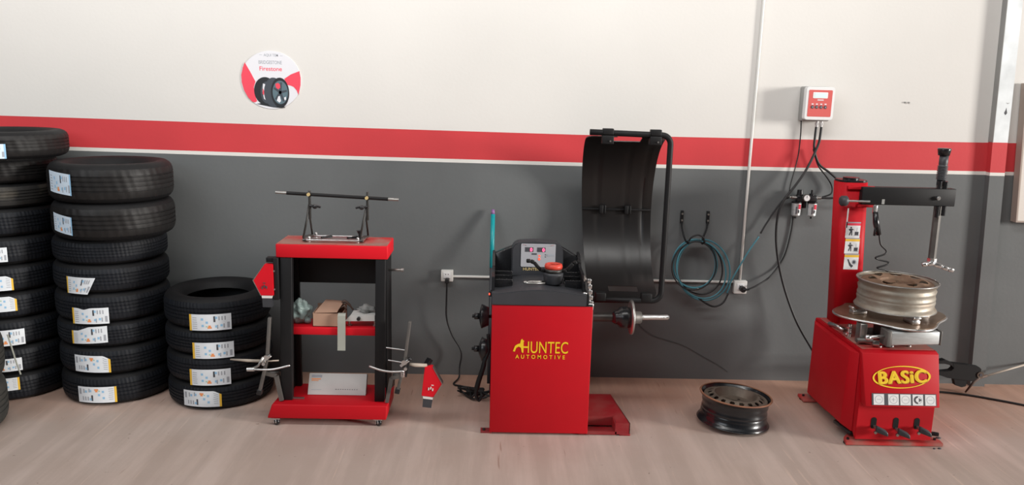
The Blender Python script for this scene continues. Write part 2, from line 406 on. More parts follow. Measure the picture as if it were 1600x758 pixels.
flat(mb, [(-0.010, 0.003), (0.0, -0.005), (0.014, 0.003), (0.0, 0.0)], FRONT(3.112, 4.915, 1.828), 0, 0.001, mi=4)
structure(mb.build('trim_1', ['wall_grey', 'wall_line', 'wall_red', 'galvanised', 'post_grey', 'ink_black']))

# ------------------------------------------------------------------ tyres
def tyre_profile(R, W):
    """closed section split in tread and two sidewalls; z from 0 to W"""
    h = W
    side_lo = [(R*0.60, 0.30*h), (R*0.62, 0.24*h), (R*0.67, 0.12*h), (R*0.74, 0.035*h), (R*0.82, 0.0), (R*0.89, 0.012*h), (R*0.94, 0.06*h), (R*0.972, 0.13*h)]
    tr = [(R*0.972, 0.13*h), (R*0.988, 0.20*h)]
    gz = (0.33, 0.45, 0.57, 0.69)
    for g in gz:
        tr += [(R*0.998, (g-0.022)*h), (R*0.982, (g-0.014)*h), (R*0.982, (g+0.014)*h), (R*0.998, (g+0.022)*h)]
    tr += [(R*0.988, 0.80*h), (R*0.972, 0.87*h)]
    side_hi = [(q, h-z) for q, z in side_lo][::-1]
    inner = [(R*0.60, 0.70*h), (R*0.66, 0.76*h), (R*0.80, 0.90*h), (R*0.93, 0.76*h), (R*0.95, 0.5*h), (R*0.93, 0.24*h), (R*0.80, 0.10*h), (R*0.66, 0.24*h), (R*0.60, 0.30*h)]
    return side_lo, tr, side_hi, inner
def lathe_mesh(name, profs, mi_mats, n=96):
    mb = MB()
    for pr_ in profs: mb.lathe(pr_, n=n)
    bmesh.ops.remove_doubles(mb.bm, verts=list(mb.bm.verts), dist=1e-5)
    bmesh.ops.recalc_face_normals(mb.bm, faces=list(mb.bm.faces))
    me = bpy.data.meshes.new(name)
    for e in mb.bm.edges:
        if len(e.link_faces) == 2 and e.calc_face_angle(0) > R_(50): e.smooth = False
    mb.bm.to_mesh(me); mb.bm.free(); me.materials.append(MAT[mi_mats]); return me
def tread_mesh(name, prof, R, W, m):
    """tread band with lateral shoulder slots notched between blocks"""
    mb = MB(); n = 156; rows = []
    for (q, z) in prof:
        row = []
        for k in range(n):
            f = z/W; sh = (f < 0.31 or f > 0.71) and (k % 3 == 0)
            qq = q*(0.9945 if sh else 1.0); a = math.tau*k/n
            row.append(mb.bm.verts.new((qq*math.cos(a), qq*math.sin(a), z)))
        rows.append(row)
    for A, B in zip(rows, rows[1:]):
        for k in range(n):
            f = mb.bm.faces.new((A[k], A[(k+1) % n], B[(k+1) % n], B[k])); f.smooth = True
    bmesh.ops.recalc_face_normals(mb.bm, faces=list(mb.bm.faces))
    me = bpy.data.meshes.new(name)
    for e in mb.bm.edges:
        if len(e.link_faces) == 2 and e.calc_face_angle(0) > R_(22): e.smooth = False
    mb.bm.to_mesh(me); mb.bm.free(); me.materials.append(MAT[m]); return me
TCACHE = {}
def tyre(x, yy, z, R, W, label, group, mtread='tread', mside='rubber_side', rot=0.0, lab=None, tilt=(0, 0)):
    """one tyre lying flat: tread, upper and lower sidewall, inner liner, paper label"""
    key = (R, round(W, 4), mtread, mside)
    if key not in TCACHE:
        lo, tr, hi, inn = tyre_profile(R, W)
        TCACHE[key] = (tread_mesh('tread', tr, R, W, mtread), lathe_mesh('sidewall', [lo], mside), lathe_mesh('sidewall', [hi], mside), lathe_mesh('inner_liner', [inn], 'rubber'))
    t = thing('car_tyre', label, 'tyre', (x, yy, z), group); t.rotation_euler = (tilt[0], tilt[1], 0)
    for nm, me in zip(('tread', 'sidewall', 'sidewall', 'inner_liner'), TCACHE[key]):
        o = bpy.data.objects.new(nm, me); COL.objects.link(o); o.parent = t; o.rotation_euler = (0, 0, rot)
    if lab: tyre_label(t, R, W, *lab)
    return t
def tyre_label(t, R, W, a0, a1, zc, hh, style, slope=0.0, cut=None):
    """a0,a1: degrees to the right of the front; style Y_left / Y_right / blue; cut: 'slant','notch'"""
    mb = MB(); Rr = R+0.0015
    def P(u, v, h=0.0):
        a = R_(a0+(a1-a0)*u); q = Rr+h; bow = 0.5*(1-math.cos(math.pi*min(1, abs(v-0.5)*1.0)))*0.0
        return Vector((q*math.sin(a), -q*math.cos(a), zc - hh/2 + hh*v + slope*(u-0.5) - bow))
    def top(u):
        if cut == 'slant': return 1.0
        if cut == 'wave': return 0.80+0.20*min(1, max(0, (u-0.22)/0.3))
        if cut == 'corner': return 1.0-0.22*max(0, (u-0.82)/0.18)
        if cut == 'dip': return 1.0-0.10*math.exp(-((u-0.35)/0.12)**2)
        return 1.0
    def umax(v):
        if cut == 'slant': return 0.72+0.28*v
        return 1.0
    def patch(u0, u1, v0, v1, h, mi, nu=None):
        nu = nu or max(1, int(abs(u1-u0)*16))
        for i in range(nu):
            ua, ub = u0+(u1-u0)*i/nu, u0+(u1-u0)*(i+1)/nu
            q = []
            for (u, v) in ((ua, v0), (ub, v0), (ub, v1), (ua, v1)):
                q.append(P(u*umax(v), v*top(u), h))
            mb.quad(q, mi=mi, smooth=True)
    patch(0, 1, 0, 1, 0.0, 0, 20)
    yl = style == 'left'
    fl = (lambda u: u) if style in ('left', 'blue') else (lambda u: 1-u)
    def pt(u0, u1, v0, v1, mi):
        a, b = sorted((fl(u0), fl(u1)))
        if style == 'right': v0, v1 = 1-v1, 1-v0
        patch(a, b, v0, v1, 0.0006, mi)
    if style == 'blue':
        patch(0.955, 1.0, 0, 1, 0.0006, 2)
    else: pt(0, 0.055, 0, 1, 5)
    rnd = random.Random(int(zc*1000)+int(a0*7))
    for k in range(6): pt(0.08+0.0*k, 0.20-0.02*rnd.random(), 0.12+0.13*k, 0.155+0.13*k, 1)      # small print
    for (u, v) in ((0.29, 0.70), (0.30, 0.30), (0.40, 0.50), (0.62, 0.25), (0.62, 0.78), (0.74, 0.30)): pt(u, u+0.055, v-0.07, v+0.07, 2)
    pt(0.44, 0.54, 0.12, 0.22, 3); pt(0.46, 0.52, 0.22, 0.32, 3); pt(0.40, 0.44, 0.22, 0.28, 6)
    pt(0.585, 0.63, 0.52, 0.88, 4)
    for k in range(3): pt(0.70+0.07*k, 0.73+0.07*k, 0.62, 0.86, 1)
    pt(0.90, 0.96, 0.12, 0.48, 1); pt(0.66, 0.69, 0.10, 0.34, 1); pt(0.81, 0.84, 0.14, 0.4, 1)
    return mb.build('paper_label', ['paper_blue' if style == 'blue' else 'paper', 'ink_grey', 'ink_blue', 'ink_orange', 'ink_black', 'ink_yellow', 'ink_green'], t, world=False, sharp=80,
                    label='white paper label with a %s end' % {'left': 'yellow left', 'right': 'yellow right', 'blue': 'blue right'}[style])
ordn = ['bottom', 'second from bottom', 'third from bottom', 'fourth from bottom', 'fifth from bottom', 'sixth from bottom', 'seventh from bottom', 'eighth from bottom', 'ninth from bottom', 'topmost']
# stack B: eight tyres (z bottoms)
gB = 'tyres in the stack of eight'
B = [(0.0, 0.182, 0.308, 'right', (-19, 21.5, 0.070, 0.094), None, 0, 'label yellow at its right end'),
     (0.182, 0.345, 0.308, 'right', (-20.5, 17.5, 0.072, 0.098), 'corner', -0.004, 'label sloping a little, corner torn'),
     (0.345, 0.491, 0.307, 'left', (-21, 17, 0.078, 0.096), 'wave', 0.012, 'label wavy along its top edge'),
     (0.491, 0.661, 0.309, 'left', (-18, 19.5, 0.045, 0.092), 'dip', 0.003, 'label dented along its top edge'),
     (0.661, 0.821, 0.309, 'left', (-22.5, 9, 0.048, 0.095), 'slant', -0.004, 'label cut off slantwise at right'),
     (0.821, 0.965, 0.305, None, None, None, 0, 'no paper label'),
     (0.965, 1.170, 0.325, 'blue', (-42, -15, 0.092, 0.100), None, -0.018, 'pale bluish label at its left edge'),
     (1.170, 1.385, 0.327, 'blue', (-42, -12, 0.112, 0.115), None, -0.015, 'widest, pale bluish label at its left edge')]
for i, (z0, z1, R, st, lb, cut, slope, txt) in enumerate(B):
    xo = (0, 0.004, -0.004, 0.0, 0.006, 0.012, 0.004, -0.002)[i]
    lab = (lb[0], lb[1], lb[2], lb[3], st, slope, cut) if st else None
    tyre(-2.26+xo*0.3+(0.05 if i > 5 else 0), 4.65-(0.03 if i > 5 else 0), z0, R, z1-z0-0.001, 'tyre %s, stack of eight, %s' % ('topmost' if i == 7 else ordn[i].replace(' from bottom', ' from floor'), txt), gB,
         mtread='tread_brown' if i > 5 else 'tread', rot=i*0.37, lab=lab)
# stack C: four tyres
gC = 'tyres in the short stack of four'
Cc = [(0.0, 0.156, 'right', (-24.5, 18, 0.073, 0.094), 'corner', 'label yellow at its right end'),
      (0.156, 0.325, 'left', (-15, 28.5, 0.045, 0.094), None, 'label with folded lower left corner'),
      (0.325, 0.478, 'left', (-10, 33, 0.034, 0.093), None, 'label set furthest right'),
      (0.478, 0.655, 'left', (-12, 31.5, 0.045, 0.093), None, 'open hole seen from above')]
for i, (z0, z1, st, lb, cut, txt) in enumerate(Cc):
    tyre(-1.628, 4.60, z0, 0.298, z1-z0-0.001, 'tyre %s in the short stack of four, %s' % ('topmost' if i == 3 else ordn[i], txt), gC,
         rot=i*0.5, lab=(lb[0], lb[1], lb[2], lb[3], st, 0.0, cut))
# stack A: ten tyres at the left edge
gA = 'tyres in the stack of ten'
A = [(0.0, 0.163, 0.300, 'right', (-1, 34, 0.108, 0.075)), (0.163, 0.325, 0.300, 'left', (2, 38, 0.060, 0.075)), (0.325, 0.488, 0.300, 'left', (7, 43, 0.058, 0.092)),
     (0.488, 0.642, 0.298, 'right', (4, 38.5, 0.092, 0.086)), (0.642, 0.798, 0.298, 'right', (3, 37, 0.058, 0.083)), (0.798, 0.959, 0.300, 'left', (4, 34, 0.066, 0.082)),
     (0.959, 1.118, 0.300, None, None), (1.118, 1.257, 0.300, None, None), (1.257, 1.394, 0.305, None, None), (1.394, 1.545, 0.332, 'blue', (0, 33, 0.050, 0.078))]
txtA = ['label yellow at its right end', 'label half behind the nearer stack', 'white label beside the hanging strip', 'label with cut corners and yellow end', 'label with a yellow edge', 'label with a pointed right end',
        'clean, no label', 'smeared with dried mud', 'right under the top one', 'bluish label, wider than the rest']
for i, (z0, z1, R, st, lb) in enumerate(A):
    tyre(-2.885+(0.07 if i == 9 else 0.01 if i == 8 else 0), 4.655-(0.03 if i == 9 else 0), z0, R, z1-z0-0.001, 'tyre %s in left-edge stack of ten, %s' % (ordn[i], txtA[i]), gA,
         mtread='rubber_muddy' if i == 7 else ('tread_brown' if i > 7 else 'tread'), rot=i*0.61, lab=(lb[0], lb[1], lb[2], lb[3], st, 0.0, 'corner' if i in (3, 4) else None) if st else None)
# two wide tyres nearest the left edge
gN = 'wide tyres at the bottom left corner'
tyre(-2.915, 4.035, 0.0, 0.305, 0.255, 'wide dusty tyre on the floor at the left edge, lower of two', gN, 'rubber_dusty', 'rubber_dusty')
tn = tyre(-2.912, 4.035, 0.256, 0.305, 0.25, 'wide dusty tyre at the left edge, upper of two', gN, 'rubber_dusty', 'rubber_dusty', rot=0.4)
mb = MB(); mb.tube([(-2.713, 4.33, 0.424), (-2.694, 4.325, 0.352), (-2.678, 4.325, 0.272), (-2.661, 4.33, 0.190)], 0.0045, n=6, smooth_path=4)
tagm(mb.build('paper_strip', 'tape', loc=(-2.72, 4.22, 0.3)), 'thin pale strip hanging beside the wide tyres at the left edge', 'strip')

# ------------------------------------------------------------------ round sign
def build_sign():
    t = thing('wall_sign', 'round white and red tyre advertising sign on the upper wall', 'sign', (-1.376, WY, 1.855))
    k = 0.000622
    M = FRONT(-1.376, WY-0.002, 1.855)
    def C(L): return [((u-405)*k, (360-v)*k) for u, v in L]
    mb = MB(); flat(mb, ell(0, 0, 0.180, 0.172, 64), M, -0.002, 0.002)
    mb.build('disc', 'sign_white', t)
    mb = MB()
    flat(mb, C([(155, 198), (135, 250), (118, 320), (120, 390), (140, 465), (175, 530), (215, 572), (240, 578), (262, 566), (240, 500), (235, 430), (252, 378), (205, 285)]), M, 0.002, 0.003)
    mb.build('red_wing', 'sign_red', t, label='red curved wing at the left of the print'); mb = MB()
    flat(mb, C([(532, 345), (600, 300), (680, 268), (690, 330), (688, 400), (665, 495), (650, 455), (620, 420), (590, 408), (555, 402)]), M, 0.002, 0.003)
    mb.build('red_wing', 'sign_red', t, label='red curved wing at the right of the print')
    mb = MB()
    flat(mb, C([(255, 590), (300, 600), (420, 622), (500, 626), (535, 618), (500, 600), (300, 585)]), M, 0.002, 0.0032, 0)
    flat(mb, ell(*C([(345, 465)])[0], 108*k, 132*k), M, 0.002, 0.0034, 0)
    flat(mb, ell(*C([(360, 480)])[0], 60*k, 105*k), M, 0.0034, 0.0038, 1)
    flat(mb, C([(325, 395), (318, 470), (330, 540), (350, 555), (338, 470), (345, 400)]), M, 0.0038, 0.004, 3)
    flat(mb, C([(322, 440), (318, 490), (330, 510), (336, 470)]), M, 0.004, 0.0042, 4)
    flat(mb, ell(*C([(425, 478)])[0], 92*k, 142*k), M, 0.0042, 0.0044, 1)
    flat(mb, ell(*C([(488, 478)])[0], 88*k, 143*k), M, 0.0044, 0.0048, 0)
    flat(mb, ell(*C([(490, 476)])[0], 74*k, 112*k), M, 0.0048, 0.005, 2)
    for a in (10, 80, 155, 225, 300):
        c, s_ = math.cos(R_(a)), math.sin(R_(a)); q = [(490+12*(-s_), 476-12*c), (490+66*c-9*s_, 476-98*s_-9*c), (490+66*c+9*s_, 476-98*s_+9*c), (490-12*(-s_), 476+12*c)]
        flat(mb, C(q), M, 0.005, 0.0053, 1)
    flat(mb, C([(445, 395), (470, 385), (490, 400), (492, 430), (472, 448), (450, 430)]), M, 0.0053, 0.0056, 4)
    flat(mb, C([(470, 515), (485, 510), (495, 560), (480, 575), (455, 555)]), M, 0.0053, 0.0056, 3)
    flat(mb, C([(525, 525), (545, 515), (545, 545), (530, 550)]), M, 0.0053, 0.0056, 3)
    mb.build('tyre_picture', ['sign_dark', 'sign_grey', 'sign_wheel', 'sign_white', 'sign_red'], t)
    mb = MB()
    def tx(s_, cx, cy, size, off, sx, mi, sp=1.0): add_text(mb, s_, M @ Matrix.Translation((*C([(cx, cy)])[0], 0.002)), size, 0.0004, off, sx, sp, mi)
    tx('AQUI TEM', 410, 136, 0.022, 0.0002, 0.86, 0)
    mb.build('top_line', ['ink_grey', 'sign_red'], t); mb = MB()
    tx('BRIDGESTONE', 400, 208, 0.029, 0.0003, 0.74, 0)
    mb.build('brand_line', ['ink_grey', 'sign_red'], t, label='grey BRIDGESTONE lettering'); mb = MB()
    tx('Firestone', 402, 272, 0.036, 0.0003, 1.0, 1)
    flat(mb, C([(298, 122), (325, 122), (325, 125), (298, 125)]), M, 0.002, 0.0024, 0); flat(mb, C([(495, 127), (522, 127), (522, 130), (495, 130)]), M, 0.002, 0.0024, 0)
    mb.build('brand_line', ['ink_grey', 'sign_red'], t, label='red Firestone lettering')
build_sign()

# ------------------------------------------------------------------ trolley with alignment gear
def build_trolley():
    t = thing('tool_trolley', 'red and black open tool trolley on casters beside the tyres', 'trolley', (-0.88, 4.30, 0))
    mb = MB(); mb.box((-1.165, 4.175, 0.93), (-0.572, 4.42, 1.003), 0.005); mb.build('top_box', 'red_bright', t)
    mb = MB(); mb.box((-1.161, 4.179, 1.0031), (-0.576, 4.416, 1.0052)); mb.build('top_sheet', 'red_dusty', t, label='dusty top surface')
    mb = MB(); mb.hexa([(-1.225, 4.12, 0.043), (-0.578, 4.12, 0.043), (-0.578, 4.44, 0.043), (-1.205, 4.44, 0.043), (-1.197, 4.12, 0.125), (-0.572, 4.12, 0.125), (-0.572, 4.44, 0.125), (-1.18, 4.44, 0.125)], 0.006)
    mb.build('base_box', 'red_paint', t)
    for (x0, x1) in ((-1.145, -1.082), (-0.638, -0.584)):
        mb = MB(); s = -0.02 if x0 < -1 else -0.012
        mb.hexa([(x0+s, 4.18, 0.125), (x1+s, 4.18, 0.125), (x1+s, 4.22, 0.125), (x0+s, 4.22, 0.125), (x0, 4.18, 0.93), (x1, 4.18, 0.93), (x1, 4.22, 0.93), (x0, 4.22, 0.93)], 0.003)
        mb.build('upright', 'black_paint', t)
    for x0, x1 in ((-1.15, -1.145+0.01), (-0.592, -0.584)):
        mb = MB(); mb.box((x0, 4.22, 0.125), (x1, 4.40, 0.93))
        for k in range(4): mb.cyl((x0-0.004, 4.25, 0.25+0.17*k), (x0+0.001, 4.25, 0.25+0.17*k), 0.005, n=8, mi=1)
        mb.build('side_panel', ['black_paint', 'steel'], t)
    for x0, x1 in ((-1.15, -1.10), (-0.64, -0.585)):
        mb = MB(); mb.box((x0, 4.39, 0.125), (x1, 4.42, 0.93), 0.003); mb.build('upright', 'black_paint', t)
    mb = MB(); mb.box((-1.10, 4.405, 0.74), (-0.64, 4.418, 0.93)); mb.build('back_panel', 'black_paint', t)
    mb = MB(); mb.box((-1.134, 4.23, 0.487), (-0.64, 4.40, 0.530), 0.004); mb.build('shelf', 'red_bright', t)
    for (x, yy) in ((-1.180, 4.140), (-0.625, 4.150), (-1.16, 4.40), (-0.63, 4.40)):
        mb = MB(); mb.box((x-0.024, yy-0.02, 0.038), (x+0.024, yy+0.024, 0.0425), mi=0)
        mb.box((x-0.013, yy-0.014, 0.014), (x-0.010, yy+0.020, 0.040), mi=0); mb.box((x+0.014, yy-0.014, 0.014), (x+0.017, yy+0.020, 0.040), mi=0); mb.sphere((x+0.002, yy-0.002, 0.034), 0.014, 0.014, 0.008, mi=0)
        WM = Matrix.Translation((x+0.002, yy-0.004, 0.0205)) @ Matrix.Rotation(R_(50), 4, 'Z') @ Matrix.Rotation(R_(90), 4, 'Y')
        mb.lathe([(0.009, -0.009), (0.017, -0.009), (0.0205, -0.006), (0.0205, 0.006), (0.017, 0.009), (0.009, 0.009)], WM, 24, mi=1, closed=True); mb.lathe([(0, -0.0095), (0.010, -0.0095), (0.010, 0.0095), (0, 0.0095)], WM, 16, mi=0)
        mb.build('caster', ['chrome', 'black_plastic'], t)
    mb = MB(); mb.tube([(-0.584, 4.30, 0.845), (-0.50, 4.29, 0.85)], 0.006, n=8); mb.cyl((-0.515, 4.29, 0.849), (-0.50, 4.289, 0.85), 0.009); mb.build('side_peg', 'steel', t)
    for x in (-1.16, -0.56):
        s = 1 if x > -1 else -1
        mb = MB(); x0 = -0.584 if s > 0 else -1.15
        mb.tube([(x0, 4.30, 0.155), (x0+s*0.03, 4.25, 0.20), (x0+s*0.035, 4.22, 0.27), (x0+s*0.075, 4.20, 0.275)], 0.008, n=8)
        mb.beam((x0+s*0.005, 4.165, 0.13), (x0+s*0.03, 4.165, 0.27), 0.02, 0.02); mb.beam((x0+s*0.03, 4.165, 0.27), (x0+s*0.09, 4.165, 0.285), 0.012, 0.02)
        mb.build('gauge_hanger', 'grey_steel', t, label='bent grey steel hanger at the foot')
build_trolley()

def build_jig():
    t = thing('centring_jig', 'steel stand with black horizontal bar on top of red trolley', 'gauge stand', (-0.87, 4.30, 1.006))
    mb = MB(); mb.box((-1.035, 4.225, 1.012), (-0.71, 4.245, 1.022), 0.002); mb.box((-1.02, 4.345, 1.012), (-0.70, 4.365, 1.022), 0.002)
    mb.box((-1.035, 4.225, 1.012), (-1.012, 4.365, 1.022), 0.002); mb.box((-0.733, 4.225, 1.012), (-0.71, 4.365, 1.022), 0.002)
    mb.box((-1.01, 4.28, 1.014), (-0.735, 4.31, 1.020)); mb.build('base_frame', 'chrome', t)
    for x in (-1.00, -0.74, -0.99, -0.75):
        mb = MB(); yy = 4.235 if x in (-1.00, -0.74) else 4.355
        mb.cyl((x, yy, 1.006), (x, yy, 1.030), 0.008, n=12); mb.sphere((x, yy, 1.030), 0.008); mb.build('levelling_foot', 'chrome', t)
    for x, s, lean in ((-1.02, 1, 0.0), (-0.715, -1, 0.012)):
        mb = MB(); top = x+0.012 if s > 0 else x+0.018
        mb.tube([(x-0.018, 4.26, 1.02), (x-0.004, 4.295, 1.12), (top-0.004, 4.30, 1.20)], 0.0055, n=8); mb.tube([(x+0.014, 4.34, 1.02), (x+0.010, 4.31, 1.12), (top+0.004, 4.30, 1.20)], 0.0055, n=8)
        mb.beam((x-0.02, 4.27, 1.027), (x+0.016, 4.33, 1.027), 0.014, 0.008)
        mb.beam((top, 4.30, 1.12), (top, 4.30, 1.275), 0.016, 0.012, 0.002); mb.build('post', 'dark_steel', t)
        kx = top+s*0.022
        mb = MB(); mb.cyl((top, 4.296, 1.195), (kx, 4.29, 1.192), 0.007); mb.sphere((kx+s*0.008, 4.288, 1.190), 0.014, 0.010, 0.012); mb.beam((kx, 4.288, 1.198), (kx+s*0.04, 4.286, 1.188), 0.012, 0.012, 0.003)
        mb.build('clamp_knob', 'black_plastic', t)
        mb = MB(); mb.cyl((top, 4.298, 1.245 if s < 0 else 1.257), (top, 4.268, 1.245 if s < 0 else 1.257), 0.009, n=16); mb.build('bar_screw', 'gold', t, label='brass clamp screw')
    mb = MB(); mb.cyl((-0.742, 4.30, 1.02), (-0.742, 4.30, 1.045), 0.006); mb.cyl((-0.742, 4.30, 1.045), (-0.742, 4.30, 1.062), 0.008, 0.017); mb.build('clamp_knob', 'black_plastic', t)
    for x in (-0.94, -0.80):
        mb = MB(); mb.beam((x, 4.26, 1.026), (x+0.045, 4.31, 1.026), 0.012, 0.010); mb.build('sliding_clamp', 'black_plastic', t)
    a, b = Vector((-1.186, 4.285, 1.264)), Vector((-0.527, 4.285, 1.238))
    mb = MB(); mb.cyl(a.lerp(b, 0.09), a.lerp(b, 0.915), 0.0095, n=16); mb.build('cross_bar', 'black_paint', t)
    for u, v in ((0, 0.09), (0.915, 1.0)):
        mb = MB(); mb.cyl(a.lerp(b, u), a.lerp(b, v), 0.0075, n=16); mb.build('bar_tip', 'steel', t, label='bare steel bar tip')
build_jig()

def build_sensor_head(x, z, s, name, label, yy=4.17, tilt=0.0):
    """red pentagon head on a black bracket; s=+1 point towards the right"""
    t = thing('alignment_head', label, 'alignment head', (x, yy, z), 'red wheel alignment heads')
    M = Matrix.Translation((x, yy, z)) @ Matrix.Rotation(tilt, 4, 'Y')
    def pts(L): return [(s*u, v) for u, v in L]
    mb = MB(); mb.prism(pts([(0, 0.085), (0.045, 0.085), (0.107, -0.003), (0.068, -0.085), (0, -0.085)]), 'y', -0.022, 0.022, bev=0.002, M=M); mb.build('housing', 'red_bright', t)
    mb = MB(); mb.prism(pts([(0.045, 0.086), (0.108, -0.003), (0.068, -0.0865), (0.065, -0.086), (0.103, -0.003), (0.043, 0.085)]), 'y', -0.024, 0.024, M=M); mb.build('edge_strip', 'steel', t)
    mb = MB(); mb.prism(pts([(0.008, -0.086), (0.064, -0.086), (0.062, -0.10), (0.010, -0.10)]), 'y', -0.020, 0.020, mi=0, M=M)
    mb.prism(pts([(0.010, -0.10), (0.062, -0.10), (0.060, -0.150), (0.012, -0.150)]), 'y', -0.018, 0.018, mi=1, M=M); mb.build('foot_block', ['white_plastic', 'grey_plastic'], t)
    mb = MB()
    for u, v in ((0.035, -0.038), (0.046, -0.032), (0.057, -0.040)): mb.box((s*u-0.003, -0.026, v-0.008), (s*u+0.003, -0.022, v+0.006), M=M)
    mb.box((s*0.05-0.003, -0.0245, -0.018), (s*0.05+0.010, -0.022, -0.014), M=M)
    mb.build('emblem', 'ink_black' if s < 0 else 'white_plastic', t)
    return t
hl = build_sensor_head(-1.176, 0.812, -1, 'l', 'red five-sided alignment head mounted on left side of trolley')
mb = MB(); mb.box((-1.178, 4.16, 0.70), (-1.151, 4.21, 0.93), 0.003); mb.box((-1.215, 4.165, 0.905), (-1.175, 4.205, 0.93), 0.002)
for z in (0.76, 0.86): mb.cyl((-1.172, 4.16, z), (-1.172, 4.153, z), 0.005, n=10, mi=1)
mb.build('bracket', ['black_paint', 'steel'], hl)
hr = build_sensor_head(-0.378, 0.265, 1, 'r', 'red alignment head hanging low between trolley and wheel balancer', yy=4.16, tilt=R_(6))
mb = MB(); mb.beam((-0.365, 4.17, 0.345), (-0.345, 4.19, 0.375), 0.03, 0.02); mb.build('bracket', 'black_plastic', hr)

def build_clamp(x0, s, label, top, bot, piv):
    """three-arm rim gripper: slanted flat bar, crossing rods and curved fingers"""
    t = thing('rim_clamp', label, 'wheel clamp', (piv[0], 4.13, piv[1]), 'steel wheel clamps on the trolley sides')
    yy = 4.13
    P = lambda a, d=0.0: (a[0], yy+d, a[1])
    mb = MB(); mb.beam(P(top), P(piv), 0.016, 0.026, 0.002, upv=(0, 1, 0)); mb.beam(P(piv), P(bot), 0.016, 0.026, 0.002, upv=(0, 1, 0)); mb.build('main_bar', 'grey_steel', t)
    mb = MB(); mb.beam((bot[0]-0.014, yy, bot[1]), (bot[0]+0.012, yy, bot[1]-0.006), 0.03, 0.03, 0.004); mb.build('end_cap', 'black_plastic', t)
    mb = MB(); mb.cyl((piv[0], yy+0.02, piv[1]+0.01), (piv[0], yy-0.03, piv[1]+0.01), 0.014, n=16); mb.beam((piv[0]-0.02, yy-0.02, piv[1]-0.012), (piv[0]+0.025, yy-0.02, piv[1]+0.022), 0.014, 0.016, 0.002)
    mb.cyl((piv[0]+s*0.01, yy-0.03, piv[1]-0.02), (piv[0]+s*0.01, yy-0.045, piv[1]-0.02), 0.009, n=12); mb.build('centre_hub', 'chrome', t)
    return t, yy
# left clamp
t, yy = build_clamp(-1.2, -1, 'steel wheel clamp hooked on left side of trolley over tyres', (-1.195, 0.612), (-1.262, 0.195), (-1.215, 0.385))
mb = MB(); mb.tube([(-1.30, 4.10, 0.332), (-1.24, 4.085, 0.335), (-1.17, 4.08, 0.340), (-1.085, 4.09, 0.360)], 0.0055, n=8, smooth_path=4); mb.cyl((-1.315, 4.10, 0.33), (-1.275, 4.095, 0.333), 0.011); mb.build('finger', 'chrome', t)
mb = MB(); mb.tube([(-1.41, 4.12, 0.377), (-1.32, 4.12, 0.372), (-1.22, 4.12, 0.370)], [0.004, 0.0085, 0.0085], n=8); mb.tube([(-1.22, 4.12, 0.37), (-1.16, 4.15, 0.365)], 0.004, n=8); mb.build('guide_rod', 'light_wood', t, label='pale tapering guide rod')
mb = MB(); mb.tube([(-1.285, 4.10, 0.335), (-1.255, 4.10, 0.352), (-1.228, 4.10, 0.40)], 0.007, n=8); mb.build('handle', 'steel', t)
# right clamp
t, yy = build_clamp(-0.45, 1, 'steel wheel clamp hooked on right side of trolley', (-0.449, 0.604), (-0.515, 0.215), (-0.478, 0.372))
mb = MB(); mb.tube([(-0.662, 4.08, 0.368), (-0.60, 4.075, 0.348), (-0.54, 4.08, 0.338), (-0.475, 4.09, 0.338)], 0.0055, n=8, smooth_path=4)
for k in range(4): mb.lathe([(0.012, -0.002), (0.012, 0.002)], Matrix.Translation((-0.483, 4.09, 0.338-0.009*k)), 12)
mb.build('finger', 'chrome', t)
mb = MB(); mb.tube([(-0.47, 4.12, 0.372), (-0.42, 4.13, 0.36), (-0.36, 4.15, 0.352)], [0.0065, 0.011, 0.010], n=8); mb.build('guide_rod', 'light_wood', t, label='pale tapering guide rod')
for q in ([(-0.58, 4.16, 0.446), (-0.475, 4.14, 0.440)], [(-0.57, 4.16, 0.375), (-0.49, 4.14, 0.37)]):
    mb = MB(); mb.tube(q, 0.0035, n=6); mb.build('cross_rod', 'steel', t)
mb = MB(); mb.beam((-0.452, 4.11, 0.39), (-0.47, 4.11, 0.30), 0.012, 0.012); mb.sphere((-0.447, 4.11, 0.40), 0.012); mb.build('handle', 'black_plastic', t)

# things lying on the trolley
def build_bag():
    t = bmesh.new(); bmesh.ops.create_icosphere(t, subdivisions=4, radius=1); rnd = random.Random(3)
    for v in t.verts:
        d = v.co.copy(); n = 0.12*math.sin(7*d.x+3*d.z)+0.10*math.sin(9*d.y-5*d.z+1)+0.08*math.sin(13*d.z+6*d.x)+0.05*math.sin(23*d.x+17*d.y)
        q = d*(1+n); v.co = Vector((q.x*0.056, q.y*0.05, max(-0.066, q.z*0.066)))
        if v.co.z > 0.03: v.co.x *= 0.8
    mb = MB(); 
    for v in t.verts: v.co += Vector((-1.078, 4.32, 0.5975))
    mb._merge(t, 0, True)
    mb.sphere((-1.035, 4.30, 0.548), 0.022, 0.02, 0.016)
    tagm(mb.build('plastic_bag', 'bag', loc=(-1.09, 4.32, 0.531)), 'crumpled translucent greenish plastic bag on the trolley shelf', 'bag')
build_bag()
t = thing('cardboard_box', 'small open cardboard box on the trolley shelf', 'box', (-0.915, 4.30, 0.531))
mb = MB(); x0, x1, y0, y1, z0, z1 = -0.995, -0.832, 4.245, 4.385, 0.531, 0.606; e = 0.003
mb.box((x0, y0, z0), (x1, y1, z0+e)); mb.box((x0, y0, z0), (x1, y0+e, z1)); mb.box((x0, y1-e, z0), (x1, y1, z1+0.02)); mb.box((x0, y0, z0), (x0+e, y1, z1)); mb.box((x1-e, y0, z0), (x1, y1, z1)); mb.build('carton', 'cardboard', t)
